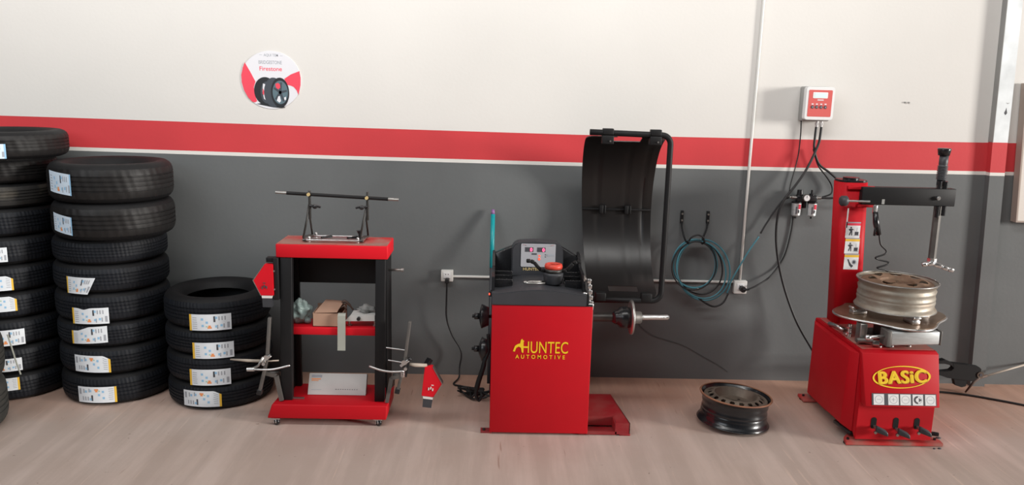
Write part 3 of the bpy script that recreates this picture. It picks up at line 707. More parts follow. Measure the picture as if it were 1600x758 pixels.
mb = MB(); mb.hexa([(x0+0.012, y0+0.004, z1+0.002), (x1-0.03, y0+0.004, z1+0.006), (x1-0.03, y0+0.004, z1+0.009), (x0+0.012, y0+0.004, z1+0.005), (x0+0.05, y0+0.12, z1+0.045), (x1-0.01, y0+0.12, z1+0.038), (x1-0.01, y0+0.12, z1+0.041), (x0+0.05, y0+0.12, z1+0.048)]); mb.build('flap', 'cardboard', t)
mb = MB(); mb.tube([(-0.862, 4.34, 0.60), (-0.845, 4.345, 0.648), (-0.82, 4.345, 0.64), (-0.79, 4.35, 0.60)], [0.006, 0.009, 0.008, 0.005], n=8, smooth_path=4); mb.tube([(-0.85, 4.31, 0.62), (-0.832, 4.31, 0.635), (-0.82, 4.31, 0.61)], 0.006, n=8)
tagm(mb.build('brown_rag', 'dark_wood', loc=(-0.83, 4.34, 0.6)), 'dark brown rag curled at the right of the cardboard box', 'rag')
mb = MB(); prev = None
L = [(4.26, 0.6075), (4.235, 0.612), (4.222, 0.60), (4.218, 0.56), (4.214, 0.48), (4.210, 0.43), (4.207, 0.408)]
for (a, b), (c, d) in zip(L, L[1:]):
    xa = -0.848-0.004*(0.6-b); xb = -0.848-0.004*(0.6-d)
    mb.hexa([(xa-0.005, a, b), (xa+0.038, a, b), (xa+0.038, a+0.0015, b), (xa-0.005, a+0.0015, b), (xb-0.005, c, d), (xb+0.038, c, d), (xb+0.038, c+0.0015, d), (xb-0.005, c+0.0015, d)])
tagm(mb.build('adhesive_strip', 'tape', loc=(-0.83, 4.22, 0.6)), 'pale green strip hanging over the front of the trolley shelf', 'strip')
t = thing('level_plate', 'white metal plate with black knob standing on the trolley shelf', 'gauge plate', (-0.73, 4.28, 0.531))
mb = MB(); mb.prism([(-0.822, 0.562), (-0.655, 0.566), (-0.655, 0.598), (-0.79, 0.595)], 'y', 4.25, 4.262, bev=0.001); mb.box((-0.79, 4.262, 0.588), (-0.655, 4.36, 0.594)); mb.build('plate', 'white_plastic', t)
mb = MB(); mb.cyl((-0.742, 4.25, 0.581), (-0.742, 4.232, 0.581), 0.010, n=16); mb.build('knob', 'black_plastic', t)
for x in (-0.81, -0.67): 
    mb = MB(); mb.cyl((x+0.012, 4.275, 0.531), (x+0.012, 4.275, 0.58), 0.007, n=12); mb.cyl((x+0.012, 4.275, 0.531), (x+0.012, 4.275, 0.538), 0.012, n=12); mb.build('leg', 'steel', t)
t = bmesh.new(); bmesh.ops.create_icosphere(t, subdivisions=3, radius=1)
for v in t.verts:
    d = v.co; q = d*(1+0.2*math.sin(5*d.x+2)+0.15*math.sin(8*d.z+4*d.x)); v.co = Vector((q.x*0.05-0.715, q.y*0.03+4.325, max(-0.02, q.z*0.022)+0.6145))
mb = MB(); mb._merge(t, 0, True)
tagm(mb.build('grey_rag', 'post_grey', loc=(-0.715, 4.325, 0.595)), 'crumpled dark grey rag lying on the white metal plate', 'rag')
t = thing('flat_carton', 'long white carton leaning on the bottom tray of the trolley', 'box', (-0.87, 4.30, 0.126))
mb = MB(); MM = Matrix.Translation((-0.872, 4.262, 0.127)) @ Matrix.Rotation(R_(-30), 4, 'X')
mb.box((-0.165, 0, 0), (0.160, 0.035, 0.122), 0.002, M=MM); mb.build('carton', 'carton_white', t)
mb = MB(); FM = MM @ FRONT(0, -0.0004, 0)
flat(mb, rect(-0.150, 0.098, -0.092, 0.112), FM, 0, 0.0008, 0); flat(mb, rect(-0.150, 0.086, -0.098, 0.092), FM, 0, 0.0008, 1); flat(mb, rect(-0.150, 0.078, -0.11, 0.082), FM, 0, 0.0008, 1)
for k in range(10): flat(mb, rect(0.02+0.013*k-0.03, 0.030, 0.02+0.013*k-0.026, 0.034), FM, 0, 0.0008, 2)
flat(mb, rect(-0.145, 0.028, -0.09, 0.030), FM, 0, 0.0008, 3)
mb.build('print', ['ink_grey', 'ink_orange', 'ink_black', 'ink_grey'], t, label='blue-grey and red print with a dotted row')
mb = MB(); mb.beam((-1.150, 4.20, 0.1310), (-1.04, 4.20, 0.1310), 0.012, 0.008, upv=(0, 0, 1))
tagm(mb.build('steel_ruler', 'steel', loc=(-1.08, 4.2, 0.127)), 'thin bright steel rod on the bottom tray left of the carton', 'rod')

# ------------------------------------------------------------------ wall power: conduits, outlets, cords
mb = MB(); mb.tube([(1.566, 4.951, 0.676), (1.568, 4.951, 1.5), (1.573, 4.951, 2.4), (1.58, 4.951, 4.0)], 0.0085, n=10); tagm(mb.build('vertical_conduit', 'white_plastic', loc=(1.566, 4.951, 0.66)), 'white vertical electrical conduit running up the wall', 'conduit')
mb = MB(); mb.box((-0.264, 4.944, 0.655), (1.525, 4.959, 0.668), 0.002); tagm(mb.build('horizontal_conduit', 'white_plastic', loc=(-0.264, 4.95, 0.66)), 'white horizontal cable conduit joining the two wall sockets', 'conduit')
def outlet(x, z, w_, h_, label):
    t = thing('wall_socket', label, 'socket', (x, WY, z))
    mb = MB(); mb.box((x-w_/2, 4.922, z-h_/2), (x+w_/2, 4.959, z+h_/2), 0.004); mb.build('casing', 'white_plastic', t)
    mb = MB(); mb.box((x-0.022, 4.918, z-0.014), (x+0.022, 4.923, z+0.024), 0.001, mi=0); mb.cyl((x-0.008, 4.919, z+0.012), (x-0.008, 4.917, z+0.012), 0.003, n=8, mi=1); mb.cyl((x+0.008, 4.919, z+0.012), (x+0.008, 4.917, z+0.012), 0.003, n=8, mi=1)
    mb.build('socket_face', ['box_white', 'ink_black'], t)
    return t
outlet(-0.302, 0.668, 0.076, 0.072, 'white wall socket left of the wheel balancer')
outlet(1.566, 0.633, 0.082, 0.084, 'white wall socket at the foot of the vertical conduit')
t = thing('black_cable', 'black power cord drooping from left wall socket to the floor', 'cord', (-0.30, 4.90, 0.64))
mb = MB(); mb.box((-0.312, 4.885, 0.628), (-0.286, 4.917, 0.66), 0.004); mb.build('plug', 'cable_black', t)
mb = MB(); mb.tube([(-0.30, 4.90, 0.63), (-0.302, 4.90, 0.52), (-0.300, 4.90, 0.40), (-0.265, 4.90, 0.29), (-0.205, 4.90, 0.18), (-0.212, 4.89, 0.08), (-0.215, 4.86, 0.02), (-0.245, 4.78, 0.006), (-0.20, 4.74, 0.008), (-0.12, 4.70, 0.012), (-0.05, 4.66, 0.02)], 0.0055, n=8, smooth_path=6); mb.build('cable', 'cable_black', t)
t = thing('power_strip', 'heap of black cables and power brick left of balancer', 'cables', (-0.12, 4.62, 0))
mb = MB(); mb.box((-0.16, 4.60, 0.0), (-0.05, 4.66, 0.035), 0.008, M=None); mb.build('brick', 'cable_black', t)
rnd = random.Random(5)
for k in range(4):
    mb = MB(); q = [(-0.20+0.04*j+rnd.uniform(-.02, .02), 4.56+rnd.uniform(-.05, .06), 0.012+rnd.uniform(0, 0.05)) for j in range(6)]; mb.tube(q, 0.006, n=7, smooth_path=4); mb.build('cable', 'cable_black', t)
t = thing('plug_cord', 'black cord plugged into the right wall socket, rising to the right', 'cord', (1.566, 4.92, 0.62))
mb = MB(); mb.cyl((1.572, 4.917, 0.628), (1.572, 4.88, 0.628), 0.019, n=16); mb.cyl((1.572, 4.885, 0.628), (1.61, 4.88, 0.632), 0.009, 0.006, n=12); mb.build('plug', 'cable_black', t)
mb = MB(); mb.tube([(1.605, 4.885, 0.632), (1.66, 4.90, 0.652), (1.745, 4.93, 0.70), (1.805, 4.95, 0.77), (1.845, 4.95, 0.86), (1.868, 4.95, 1.00), (1.872, 4.95, 1.10)], 0.0055, n=8, smooth_path=6); mb.build('cable', 'cable_black', t)

# broom handle behind the balancer
t = thing('broom', 'teal broom handle with purple tip leaning behind the balancer', 'broom', (-0.03, 4.66, 0))
a, b = Vector((-0.022, 4.63, 0.07)), Vector((-0.020, 4.93, 1.098))
mb = MB(); mb.tube([a, a.lerp(b, .66)], 0.0125, n=14); mb.build('lower_pole', 'grey_plastic', t)
mb = MB(); mb.tube([a.lerp(b, .66), a.lerp(b, .972)], 0.0135, n=14); mb.build('handle', 'teal', t)
mb = MB(); mb.tube([a.lerp(b, .972), b], [0.0125, 0.009], n=14); mb.build('tip', 'purple', t, label='purple handle tip')
mb = MB(); mb.box((-0.02, 4.60, 0.0), (0.22, 4.655, 0.07), 0.01); mb.build('brush_head', 'black_plastic', t)

# ------------------------------------------------------------------ wheel balancer
def build_balancer():
    t = thing('wheel_balancer', 'red wheel balancer with yellow HUNTEC logo and black hood', 'wheel balancer', (0.25, 4.3, 0))
    mb = MB(); mb.box((-0.012, 4.055, 0.012), (0.520, 4.55, 0.726), 0.004)
    mb.build('cabinet', 'red_paint', t)
    mb = MB(); mb.prism([(0.0, 0.7265), (0.0, 0.7275), (0.52, 0.7275), (0.52, 0.7265)], 'y', 4.055, 4.55); mb.build('seam', 'black_paint', t)
    # lettering with running dog
    mb = MB(); M = FRONT(0.262, 4.0538, 0.467)
    add_text(mb, 'HUNTEC', M @ Matrix.Translation((0.012, 0, 0)), 0.092, 0.0006, 0.0002, 0.665, 1.02)
    k = 1/3.16*0.00348
    dog = [(268, 280), (274, 262), (278, 252), (290, 244), (302, 240), (305, 222), (311, 217), (315, 224), (322, 228), (315, 234), (313, 252), (316, 284), (310, 284), (306, 262), (296, 256), (284, 262), (277, 282)]
    flat(mb, [((u-402)*k-0.010, (287-v)*k) for u, v in dog], M, 0, 0.0008)
    mb.build('logo_name', 'logo_yellow', t, label='yellow HUNTEC lettering with a running dog')
    mb = MB(); add_text(mb, 'AUTOMOTIVE', M @ Matrix.Translation((-0.012, -0.032, 0)), 0.030, 0.0006, 0.0004, 0.90, 1.75); mb.build('logo_line', 'logo_yellow', t, label='yellow AUTOMOTIVE lettering')
    # black moulded top
    mb = MB()
    n = 12
    prof = []
    for i in range(n+1):
        u = i/n; x = -0.015+0.500*u; zt = 0.790+0.022*math.sin(math.pi*min(1, max(0, (u-0.1)/0.8))); prof.append((x, zt))
    poly = [(-0.015, 0.7275)]+prof+[(0.485, 0.7275)]
    mb.prism(poly, 'y', 4.05, 4.52, bev=0.004)
    mb.build('weight_tray', 'grey_plastic', t)
    # side fins with pockets
    for s, x0, x1 in ((-1, -0.016, 0.10), (1, 0.375, 0.482)):
        xo = x0 if s < 0 else x1-0.016
        mb = MB(); mb.prism([(4.10, 0.785), (4.13, 0.86), (4.20, 0.872), (4.34, 0.875), (4.44, 0.925), (4.50, 0.93), (4.52, 0.785)], 'x', xo, xo+0.016, bev=0.003)
        mb.hexa([(x0, 4.42, 0.785), (x1, 4.42, 0.785), (x1, 4.50, 0.785), (x0, 4.50, 0.785), (x0, 4.45, 0.915 if s < 0 else 0.965), (x1, 4.45, 0.965 if s < 0 else 0.90), (x1, 4.50, 0.965 if s < 0 else 0.90), (x0, 4.50, 0.915 if s < 0 else 0.965)], 0.006)
        for yy in (4.18, 4.26, 4.34): mb.box((x0+0.004, yy, 0.79), (x1-0.004, yy+0.008, 0.835+0.06*(yy-4.18)), 0.002)
        mb.build('weight_pocket', 'black_plastic', t)
        mb = MB(); mb.box((x0+0.018 if s < 0 else x0+0.006, 4.19, 0.803), (x1-0.006 if s < 0 else x1-0.018, 4.335, 0.812), 0.002)
        for k in range(5): mb.box((x0+0.025+0.013*k, 4.20+0.01*(k % 2), 0.812), (x0+0.033+0.013*k, 4.25+0.02*(k % 3), 0.819), 0.001)
        mb.build('balance_weights', 'steel', t)
    # display head
    hp = [(0.092, 0.80), (0.092, 0.955), (0.104, 0.982), (0.130, 0.996), (0.235, 1.002), (0.345, 0.994), (0.370, 0.980), (0.382, 0.952), (0.385, 0.80)]
    mb = MB(); mb.prism(hp, 'y', 4.395, 4.50, bev=0.006); dh = mb.build('display_housing', 'grey_plastic', t)
    mb = MB(); M = FRONT(0.241, 4.3945, 0.925); flat(mb, rrect(-0.097, -0.066, 0.097, 0.066, 0.006), M, 0, 0.002); dp = mb.build('display_panel', 'display_face', t)
    mb = MB()
    for cx in (-0.052, 0.016): flat(mb, rect(cx-0.023, 0.020, cx+0.024, 0.046), M, 0.002, 0.003, 0)
    flat(mb, rect(-0.037, 0.004, -0.008, 0.012), M, 0.002, 0.003, 0); flat(mb, rect(0.038, 0.002, 0.044, 0.007), M, 0.002, 0.003, 0); flat(mb, rect(0.038, -0.010, 0.044, -0.005), M, 0.002, 0.003, 0)
    flat(mb, rect(0.05, -0.004, 0.09, 0.008), M, 0.002, 0.003, 1); flat(mb, rect(-0.09, 0.056, 0.09, 0.0585), M, 0.002, 0.003, 1)
    flat(mb, [(-0.088, 0.062), (-0.07, 0.058), (-0.066, 0.054)], M, 0.002, 0.003, 2); flat(mb, [(0.088, 0.062), (0.07, 0.058), (0.066, 0.054)], M, 0.002, 0.003, 2)
    mb.build('window', ['ink_black', 'ink_grey', 'panel_red'], dp)
    for cx in (-0.040, 0.029):
        mb = MB(); add_text(mb, '0', M @ Matrix.Translation((cx, 0.0235, 0.0032)), 0.026, 0.0006, 0.0012, 1.0); mb.build('digit', 'led', dp, label='glowing pink-red zero')
    mb = MB(); flat(mb, ell(0.006, -0.020, 0.006, 0.008, 16), M, 0.002, 0.004); flat(mb, rect(0.001, -0.006, 0.012, 0.002), M, 0.002, 0.003); mb.build('indicator_lamp', 'led_red', dp)
    mb = MB(); add_text(mb, 'HUNTEC', FRONT(0.205, 4.3935, 0.838), 0.022, 0.0006, 0.0005, 1.1); mb.build('small_logo', 'gold', t, label='gold HUNTEC lettering')
    # red power lamp on the left
    mb = MB(); mb.box((-0.030, 4.10, 0.758), (-0.016, 4.13, 0.788), 0.002); mb.build('power_switch', 'black_plastic', t)
    mb = MB(); mb.box((-0.030, 4.095, 0.768), (-0.023, 4.10, 0.779), 0.001); mb.build('power_lamp', 'led_red', t)
    # distance gauge
    mb = MB()
    for k in range(5): mb.box((0.488+0.004*k, 4.085, 0.845-0.03*k), (0.508+0.004*k, 4.11, 0.867-0.03*k), 0.002)
    mb.box((0.496, 4.08, 0.70), (0.526, 4.12, 0.735), 0.004); mb.cyl((0.505, 4.1, 0.73), (0.50, 4.1, 0.86), 0.006); mb.sphere((0.478, 4.09, 0.79), 0.012, 0.01, 0.007)
    mb.box((0.470, 4.09, 0.855), (0.476, 4.12, 0.885)); mb.build('distance_gauge', 'chrome', t)
    mb = MB(); mb.box((0.521, 4.08, 0.60), (0.526, 4.10, 0.70)); mb.build('gauge_arm', 'grey_steel', t)
    # shaft
    cy, cz = 4.27, 0.607
    X = lambda a: (a, cy, cz+0.008*(a-0.52)/0.45)
    mb = MB(); mb.cyl(X(0.515), X(0.655), 0.024); mb.build('shaft_sleeve', 'dark_steel', t)
    RY = lambda x: Matrix.Translation(X(x)) @ Matrix.Rotation(R_(90), 4, 'Y')
    mb = MB(); mb.lathe([(0, 0), (0.026, 0), (0.040, 0.02), (0.040, 0.028), (0.058, 0.045), (0.062, 0.075), (0.055, 0.10), (0, 0.10)], RY(0.655), 32); mb.build('flange_cone', 'black_plastic', t)
    mb = MB(); mb.lathe([(0, 0), (0.085, 0), (0.094, 0.003), (0.097, 0.010), (0.094, 0.016), (0.075, 0.017), (0.06, 0.012), (0, 0.012)], RY(0.753), 48); mb.build('flange_disc', 'steel', t)
    mb = MB(); mb.lathe([(0, 0), (0.052, 0), (0.048, 0.012), (0.034, 0.016), (0.034, 0.045), (0.028, 0.052), (0, 0.052)], RY(0.767), 32); mb.build('shaft_hub', 'grey_steel', t)
    mb = MB(); mb.cyl(X(0.81), X(0.965), 0.0145); 
    for k in range(28): mb.lathe([(0.0145, 0), (0.0158, 0.0015), (0.0145, 0.003)], RY(0.822+0.0048*k), 20)
    mb.cyl(X(0.957), X(0.972), 0.013, 0.010); mb.build('threaded_shaft', 'chrome', t)
    # floor platform
    mb = MB()
    Xr, h = 0.752, 0.072
    mb.prism([(0.45, 4.16), (0.672, 4.16), (0.675, 4.07), (0.752, 4.07), (0.70, 4.485), (0.45, 4.485)], 'z', h-0.004, h)
    mb.box((0.672, 4.066, 0.008), (0.752, 4.070, h)); mb.hexa([(0.748, 4.066, 0.008), (0.752, 4.066, 0.008), (0.702, 4.485, 0.008), (0.698, 4.485, 0.008), (0.748, 4.066, h), (0.752, 4.066, h), (0.702, 4.485, h), (0.698, 4.485, h)])
    mb.box((0.45, 4.155, 0.02), (0.675, 4.16, h)); mb.box((0.515, 4.068, 0.004), (0.68, 4.16, 0.010)); mb.box((0.515, 4.066, 0.004), (0.68, 4.072, 0.022)); mb.box((0.668, 4.07, 0.008), (0.672, 4.16, h))
    mb.build('floor_platform', 'red_floor_plate', t)
    for x, yy in ((-0.03, 4.09), (0.725, 4.085), (0.50, 4.09), (0.69, 4.46)):
        mb = MB(); mb.box((x-0.03, yy-0.02, 0.0), (x+0.03, yy+0.03, 0.011), 0.002, mi=0); mb.cyl((x-0.012, yy-0.005, 0.011), (x-0.012, yy-0.005, 0.022), 0.008, n=6, mi=1); mb.build('foot', ['red_floor_plate', 'dark_steel'], t)
    # cone pegs on the left side
    for z in (0.621, 0.436):
        mb = MB(); mb.cyl((-0.012, 4.20, z), (-0.118, 4.20, z), 0.009, n=14); mb.build('storage_peg', 'black_paint', t)
    # hood: tube frame and bowed plastic shield
    HY = 4.42
    path = [(0.505, HY, 1.618), (0.70, HY, 1.614), (0.885, HY, 1.610)]+[(0.905+0.048*math.sin(R_(a)), HY, 1.560+0.05*math.cos(R_(a))) for a in range(0, 91, 15)]+[(0.953, HY, 1.3), (0.953, HY, 1.0), (0.952, HY, 0.73)]+[(0.902+0.05*math.cos(R_(a)), HY, 0.718-0.05*math.sin(R_(a))) for a in range(0, 91, 15)]+[(0.80, HY, 0.668), (0.53, HY, 0.668)]
    mb = MB(); mb.tube(path, 0.0165, n=16); mb.build('hood_frame', 'black_paint', t)
    mb = MB(); mb.cyl((0.46, HY+0.03, 0.668), (0.56, HY, 0.668), 0.026); mb.box((0.44, 4.40, 0.64), (0.50, 4.50, 0.80), 0.01); mb.build('hood_hinge', 'black_paint', t)
    mb = MB(); NU, NV = 72, 30; th = 0.005; cyy, czz = 4.435, 1.130
    def xl(ph): return 0.500+0.055*(0.5-0.5*math.sin(ph))
    def P(i, j, o_):
        ph = math.pi/2*1.0 - math.pi*i/NU; u = j/NV
        a = abs(ph)/(math.pi/2)
        cut = 0.06*max(0, (a-0.80)/0.20)**2
        x0, x1 = xl(ph)+cut, 0.955+0.0*a-cut
        x = x0+(x1-x0)*u
        rib = sum(0.007*math.exp(-((u-c)/0.02)**2) for c in (0.22, 0.62, 0.86))
        ry_, rz_ = 0.435+rib+o_, 0.462+o_
        return Vector((x, cyy+ry_*math.cos(ph)**0.9 if math.cos(ph) > 0 else cyy, czz+rz_*math.sin(ph)))
    gi = [[mb.bm.verts.new(P(i, j, 0)) for j in range(NV+1)] for i in range(NU+1)]
    go = [[mb.bm.verts.new(P(i, j, th)) for j in range(NV+1)] for i in range(NU+1)]
    def solid(i, j):
        if not (0 <= i < NU and 0 <= j < NV): return False
        u = (j+0.5)/NV
        if i < 9 and 0.30 < u < 0.70: return False
        if NU-9 <= i < NU-6 and 0.30 < u < 0.72: return False
        return True
    for i in range(NU):
        for j in range(NV):
            if not solid(i, j): continue
            f = mb.bm.faces.new((gi[i][j], gi[i+1][j], gi[i+1][j+1], gi[i][j+1])); f.smooth = True
            f = mb.bm.faces.new((go[i][j], go[i][j+1], go[i+1][j+1], go[i+1][j])); f.smooth = True
            for di, dj, (a, b) in ((-1, 0, ((i, j), (i, j+1))), (1, 0, ((i+1, j), (i+1, j+1))), (0, -1, ((i, j), (i+1, j))), (0, 1, ((i, j+1), (i+1, j+1)))):
                if not solid(i+di, j+dj): mb.bm.faces.new((gi[a[0]][a[1]], gi[b[0]][b[1]], go[b[0]][b[1]], go[a[0]][a[1]]))
    bmesh.ops.recalc_face_normals(mb.bm, faces=list(mb.bm.faces))
    hs = mb.build('hood_shield', 'hood_plastic', t)
    mb = MB(); mb.box((0.530, 4.858, 1.120), (0.950, 4.868, 1.132), 0.002); mb.build('seam_bar', 'black_paint', hs)
    for x in (0.645, 0.80): 
        mb = MB(); mb.box((x-0.012, 4.846, 1.100), (x+0.012, 4.862, 1.152), 0.003); mb.box((x+0.016, 4.846, 1.100), (x+0.028, 4.862, 1.152), 0.003); mb.build('bracket', 'black_paint', hs)
    for x in (0.605, 0.868):
        mb = MB(); mb.box((x-0.032, HY-0.02, 1.555), (x+0.032, HY+0.03, 1.603), 0.004); mb.box((x-0.03, HY-0.022, 1.606), (x+0.03, HY+0.022, 1.640), 0.004); mb.cyl((x+0.012, HY-0.026, 1.572), (x+0.012, HY-0.019, 1.572), 0.005, n=10, mi=1)
        mb.build('frame_clamp', ['black_paint', 'steel'], t)
        mb = MB(); mb.box((x-0.03, HY-0.018, 0.664), (x+0.03, HY+0.03, 0.712), 0.004); mb.build('frame_clamp', 'black_paint', t)
    return t
build_balancer()
# cones hanging on the pegs
for z, lb in ((0.621, 'black centering cone on the upper peg at balancer left side'), (0.436, 'black centering cone on the lower peg at balancer left side')):
    c = thing('centering_cone', lb, 'cone', (-0.06, 4.20, z), 'centering cones on the balancer pegs')
    M = Matrix.Translation((-0.028, 4.20, z)) @ Matrix.Rotation(R_(-90), 4, 'Y')
    mb = MB(); mb.lathe([(0.010, 0), (0.050, 0), (0.052, 0.006), (0.066, 0.036), (0.066, 0.041) if z > 0.5 else (0.052, 0.041), (0.030, 0.050), (0.024, 0.052), (0.010, 0.052)], M, 36, closed=True); mb.build('cone_body', 'black_plastic', c)
    mb = MB(); mb.lathe([(0.0095, 0.052), (0.017, 0.052), (0.017, 0.078), (0.0095, 0.078)], M, 20, closed=True); mb.build('collar', 'black_plastic', c)
mb = MB(); mb.tube([(-0.045, 4.17, 0.425), (-0.05, 4.15, 0.36), (-0.078, 4.15, 0.26), (-0.09, 4.15, 0.19), (-0.072, 4.15, 0.155), (-0.052, 4.15, 0.19)], [0.012, 0.013, 0.014, 0.010, 0.008, 0.006], n=10, smooth_path=5)
mb.tube([(-0.03, 4.17, 0.53), (-0.024, 4.16, 0.45), (-0.045, 4.15, 0.38), (-0.06, 4.15, 0.30)], 0.009, n=8, smooth_path=5)
tagm(mb.build('rim_caliper', 'black_paint', loc=(-0.05, 4.16, 0.43)), 'black curved rim caliper hanging at left side of balancer', 'caliper')
# quick nut on the tray
t = thing('quick_nut', 'black quick release nut with red ring and two handles on balancer', 'nut', (0.315, 4.20, 0.813))
zb = 0.813
mb = MB(); mb.lathe([(0, 0), (0.044, 0), (0.050, 0.006), (0.054, 0.05), (0.054, 0.062), (0, 0.062)], Matrix.Translation((0.315, 4.20, zb)), 40); mb.build('cup', 'grey_plastic', t)
mb = MB(); mb.lathe([(0, 0.0625), (0.047, 0.0625), (0.049, 0.082), (0, 0.082)], Matrix.Translation((0.315, 4.20, zb)), 40); mb.build('collar', 'dark_steel', t)
mb = MB(); mb.lathe([(0.028, 0.083), (0.046, 0.083), (0.049, 0.095), (0.045, 0.108), (0.034, 0.110), (0.028, 0.104)], Matrix.Translation((0.315, 4.20, zb)), 40, closed=True); mb.build('ring', 'knob_red', t, label='red ring')
for s in (-1, 1):
    mb = MB(); q = [(0.315+s*0.045, 4.20, zb+0.070), (0.315+s*0.072, 4.195, zb+0.076), (0.315+s*0.105, 4.19, zb+0.115), (0.315+s*0.125, 4.19, zb+0.124), (0.315+s*0.148, 4.19, zb+0.124)]
    for a, b in zip(q, q[1:]): mb.beam(a, b, 0.027, 0.019, 0.005)
    mb.build('handle', 'black_paint', t)
mb = MB(); mb.tube([(0.16, 4.16, 0.823), (0.19, 4.165, 0.829), (0.275, 4.18, 0.829)], 0.005, n=8); mb.tube([(0.16, 4.15, 0.823), (0.2, 4.15, 0.823), (0.27, 4.165, 0.823)], 0.005, n=8); mb.sphere((0.165, 4.155, 0.826), 0.013, 0.009, 0.009)
tagm(mb.build('weight_pliers', 'steel', loc=(0.2, 4.16, 0.825)), 'steel weight pliers lying left of the quick release nut', 'pliers')

# ------------------------------------------------------------------ hose coil on hooks
t = thing('hose_hook', 'black two-arm wall hook carrying the coiled hoses', 'hook', (1.25, WY, 1.0))
for xa, xb in ((1.168, 1.185), (1.332, 1.292)):
    mb = MB(); mb.box((xa-0.009, 4.945, 1.035), (xa+0.009, 4.959, 1.115), 0.003, mi=0)
    for z in (1.055, 1.095): mb.cyl((xa, 4.945, z), (xa, 4.940, z), 0.006, n=10, mi=1)
    mb.tube([(xa, 4.948, 1.05), (xa+(xb-xa)*0.2, 4.935, 1.0), (xb, 4.90, 0.94), (xb+(0.01 if xa < 1.2 else -0.01), 4.85, 0.925), (xb, 4.825, 0.945)], 0.006, n=8, smooth_path=4)
    mb.build('hook_arm', ['black_paint', 'steel'], t)
t = thing('coiled_hose', 'coil of light blue and black air hose hanging on wall hook', 'hose', (1.25, 4.87, 0.93))
def loop(cx, cz, rx, rz, yy, rot, m, rad=0.0048, dz=0.0):
    mb = MB(); q = []
    for k in range(28):
        a = math.tau*k/28; u, v = rx*math.cos(a), rz*math.sin(a); q.append((cx+u*math.cos(rot)-v*math.sin(rot), yy+0.006*math.sin(2*a), cz+u*math.sin(rot)+v*math.cos(rot)))
    mb.tube(q, rad, n=8, closed=True, smooth_path=2); mb.build('hose_loop', m, t)
loop(1.250, 0.785, 0.132, 0.152, 4.880, 0.1, 'cyan_hose'); loop(1.245, 0.780, 0.138, 0.155, 4.866, -0.05, 'cable_black'); loop(1.256, 0.786, 0.140, 0.156, 4.90, 0.2, 'cyan_hose', 0.0055)
loop(1.292, 0.752, 0.150, 0.190, 4.872, 0.42, 'cyan_hose'); loop(1.284, 0.765, 0.142, 0.178, 4.888, 0.34, 'cable_black'); loop(1.315, 0.745, 0.165, 0.200, 4.90, 0.30, 'cyan_hose')
mb = MB(); mb.tube([(1.20, 4.86, 0.94), (1.215, 4.85, 0.965), (1.25, 4.845, 0.98), (1.285, 4.85, 0.965), (1.295, 4.86, 0.935)], 0.0055, n=8, smooth_path=5); mb.tube([(1.29, 4.88, 0.57), (1.34, 4.88, 0.535), (1.395, 4.88, 0.515), (1.45, 4.885, 0.54), (1.48, 4.89, 0.60)], 0.006, n=8, smooth_path=5); mb.build('hose_end', 'cable_black', t)
mb = MB(); mb.tube([(1.475, 4.90, 0.60), (1.488, 4.90, 0.64), (1.50, 4.91, 0.68), (1.555, 4.915, 0.79), (1.60, 4.915, 0.878), (1.655, 4.92, 0.965)], 0.005, n=8, smooth_path=6); mb.build('hose_run', 'cyan_hose', t)
mb = MB(); mb.cyl((1.262, 4.87, 0.622), (1.285, 4.87, 0.632), 0.008, n=10); mb.build('coupling', 'steel', t)

# ------------------------------------------------------------------ inflator control box
t = thing('inflator_control_box', 'white and red tyre inflator control box on the wall', 'control box', (1.93, WY, 1.8))
mb = MB(); mb.box((1.845, 4.885, 1.692), (2.012, 4.959, 1.898), 0.008); mb.build('rear_casing', 'box_grey', t)
mb = MB(); mb.prism(rrect(1.842, 1.700, 2.016, 1.896, 0.014), 'y', 4.845, 4.885, bev=0.003); mb.build('front_casing', 'box_white', t)
mb = MB(); M = FRONT(1.929, 4.8445, 1.799); flat(mb, rrect(-0.071, -0.079, 0.071, 0.079, 0.006), M, 0, 0.001); fp = mb.build('front_panel', 'panel_red', t)
mb = MB(); flat(mb, rrect(-0.046, 0.030, 0.044, 0.066, 0.005), M, 0.001, 0.002, 0); flat(mb, rrect(-0.034, 0.036, 0.034, 0.060, 0.003), M, 0.002, 0.003, 1); mb.build('display', ['box_white', 'lcd'], fp)
mb = MB(); flat(mb, rect(-0.017, 0.017, 0.02, 0.023), M, 0.001, 0.002)
for k in range(4): flat(mb, rect(-0.05+0.026*k, -0.008, -0.038+0.026*k, -0.001), M, 0.001, 0.0016)
mb.build('print', 'sign_white', fp)
for k in range(4):
    mb = MB(); flat(mb, [(q*1.0-0.044+0.026*k, v-0.022) for q, v in ell(0, 0, 0.0085, 0.0095, 16)], M, 0.001, 0.004, 0); flat(mb, [(-0.044+0.026*k-0.004, -0.022), (-0.044+0.026*k+0.004, -0.017), (-0.044+0.026*k+0.004, -0.027)], M, 0.004, 0.0046, 1)
    mb.build('button', ['ink_black', 'ink_grey'], fp)
for x in (1.945, 1.972):
    mb = MB(); mb.cyl((x, 4.90, 1.692), (x, 4.90, 1.658), 0.009, n=12); mb.cyl((x, 4.90, 1.682), (x, 4.90, 1.668), 0.0125, n=6); mb.build('hose_fitting', 'box_white', t)
def hose(name, label, pts, rad, m='cable_black', cat='hose'):
    mb = MB(); mb.tube(pts, rad, n=10, smooth_path=7); return tagm(mb.build(name, m, loc=pts[0]), label, cat)
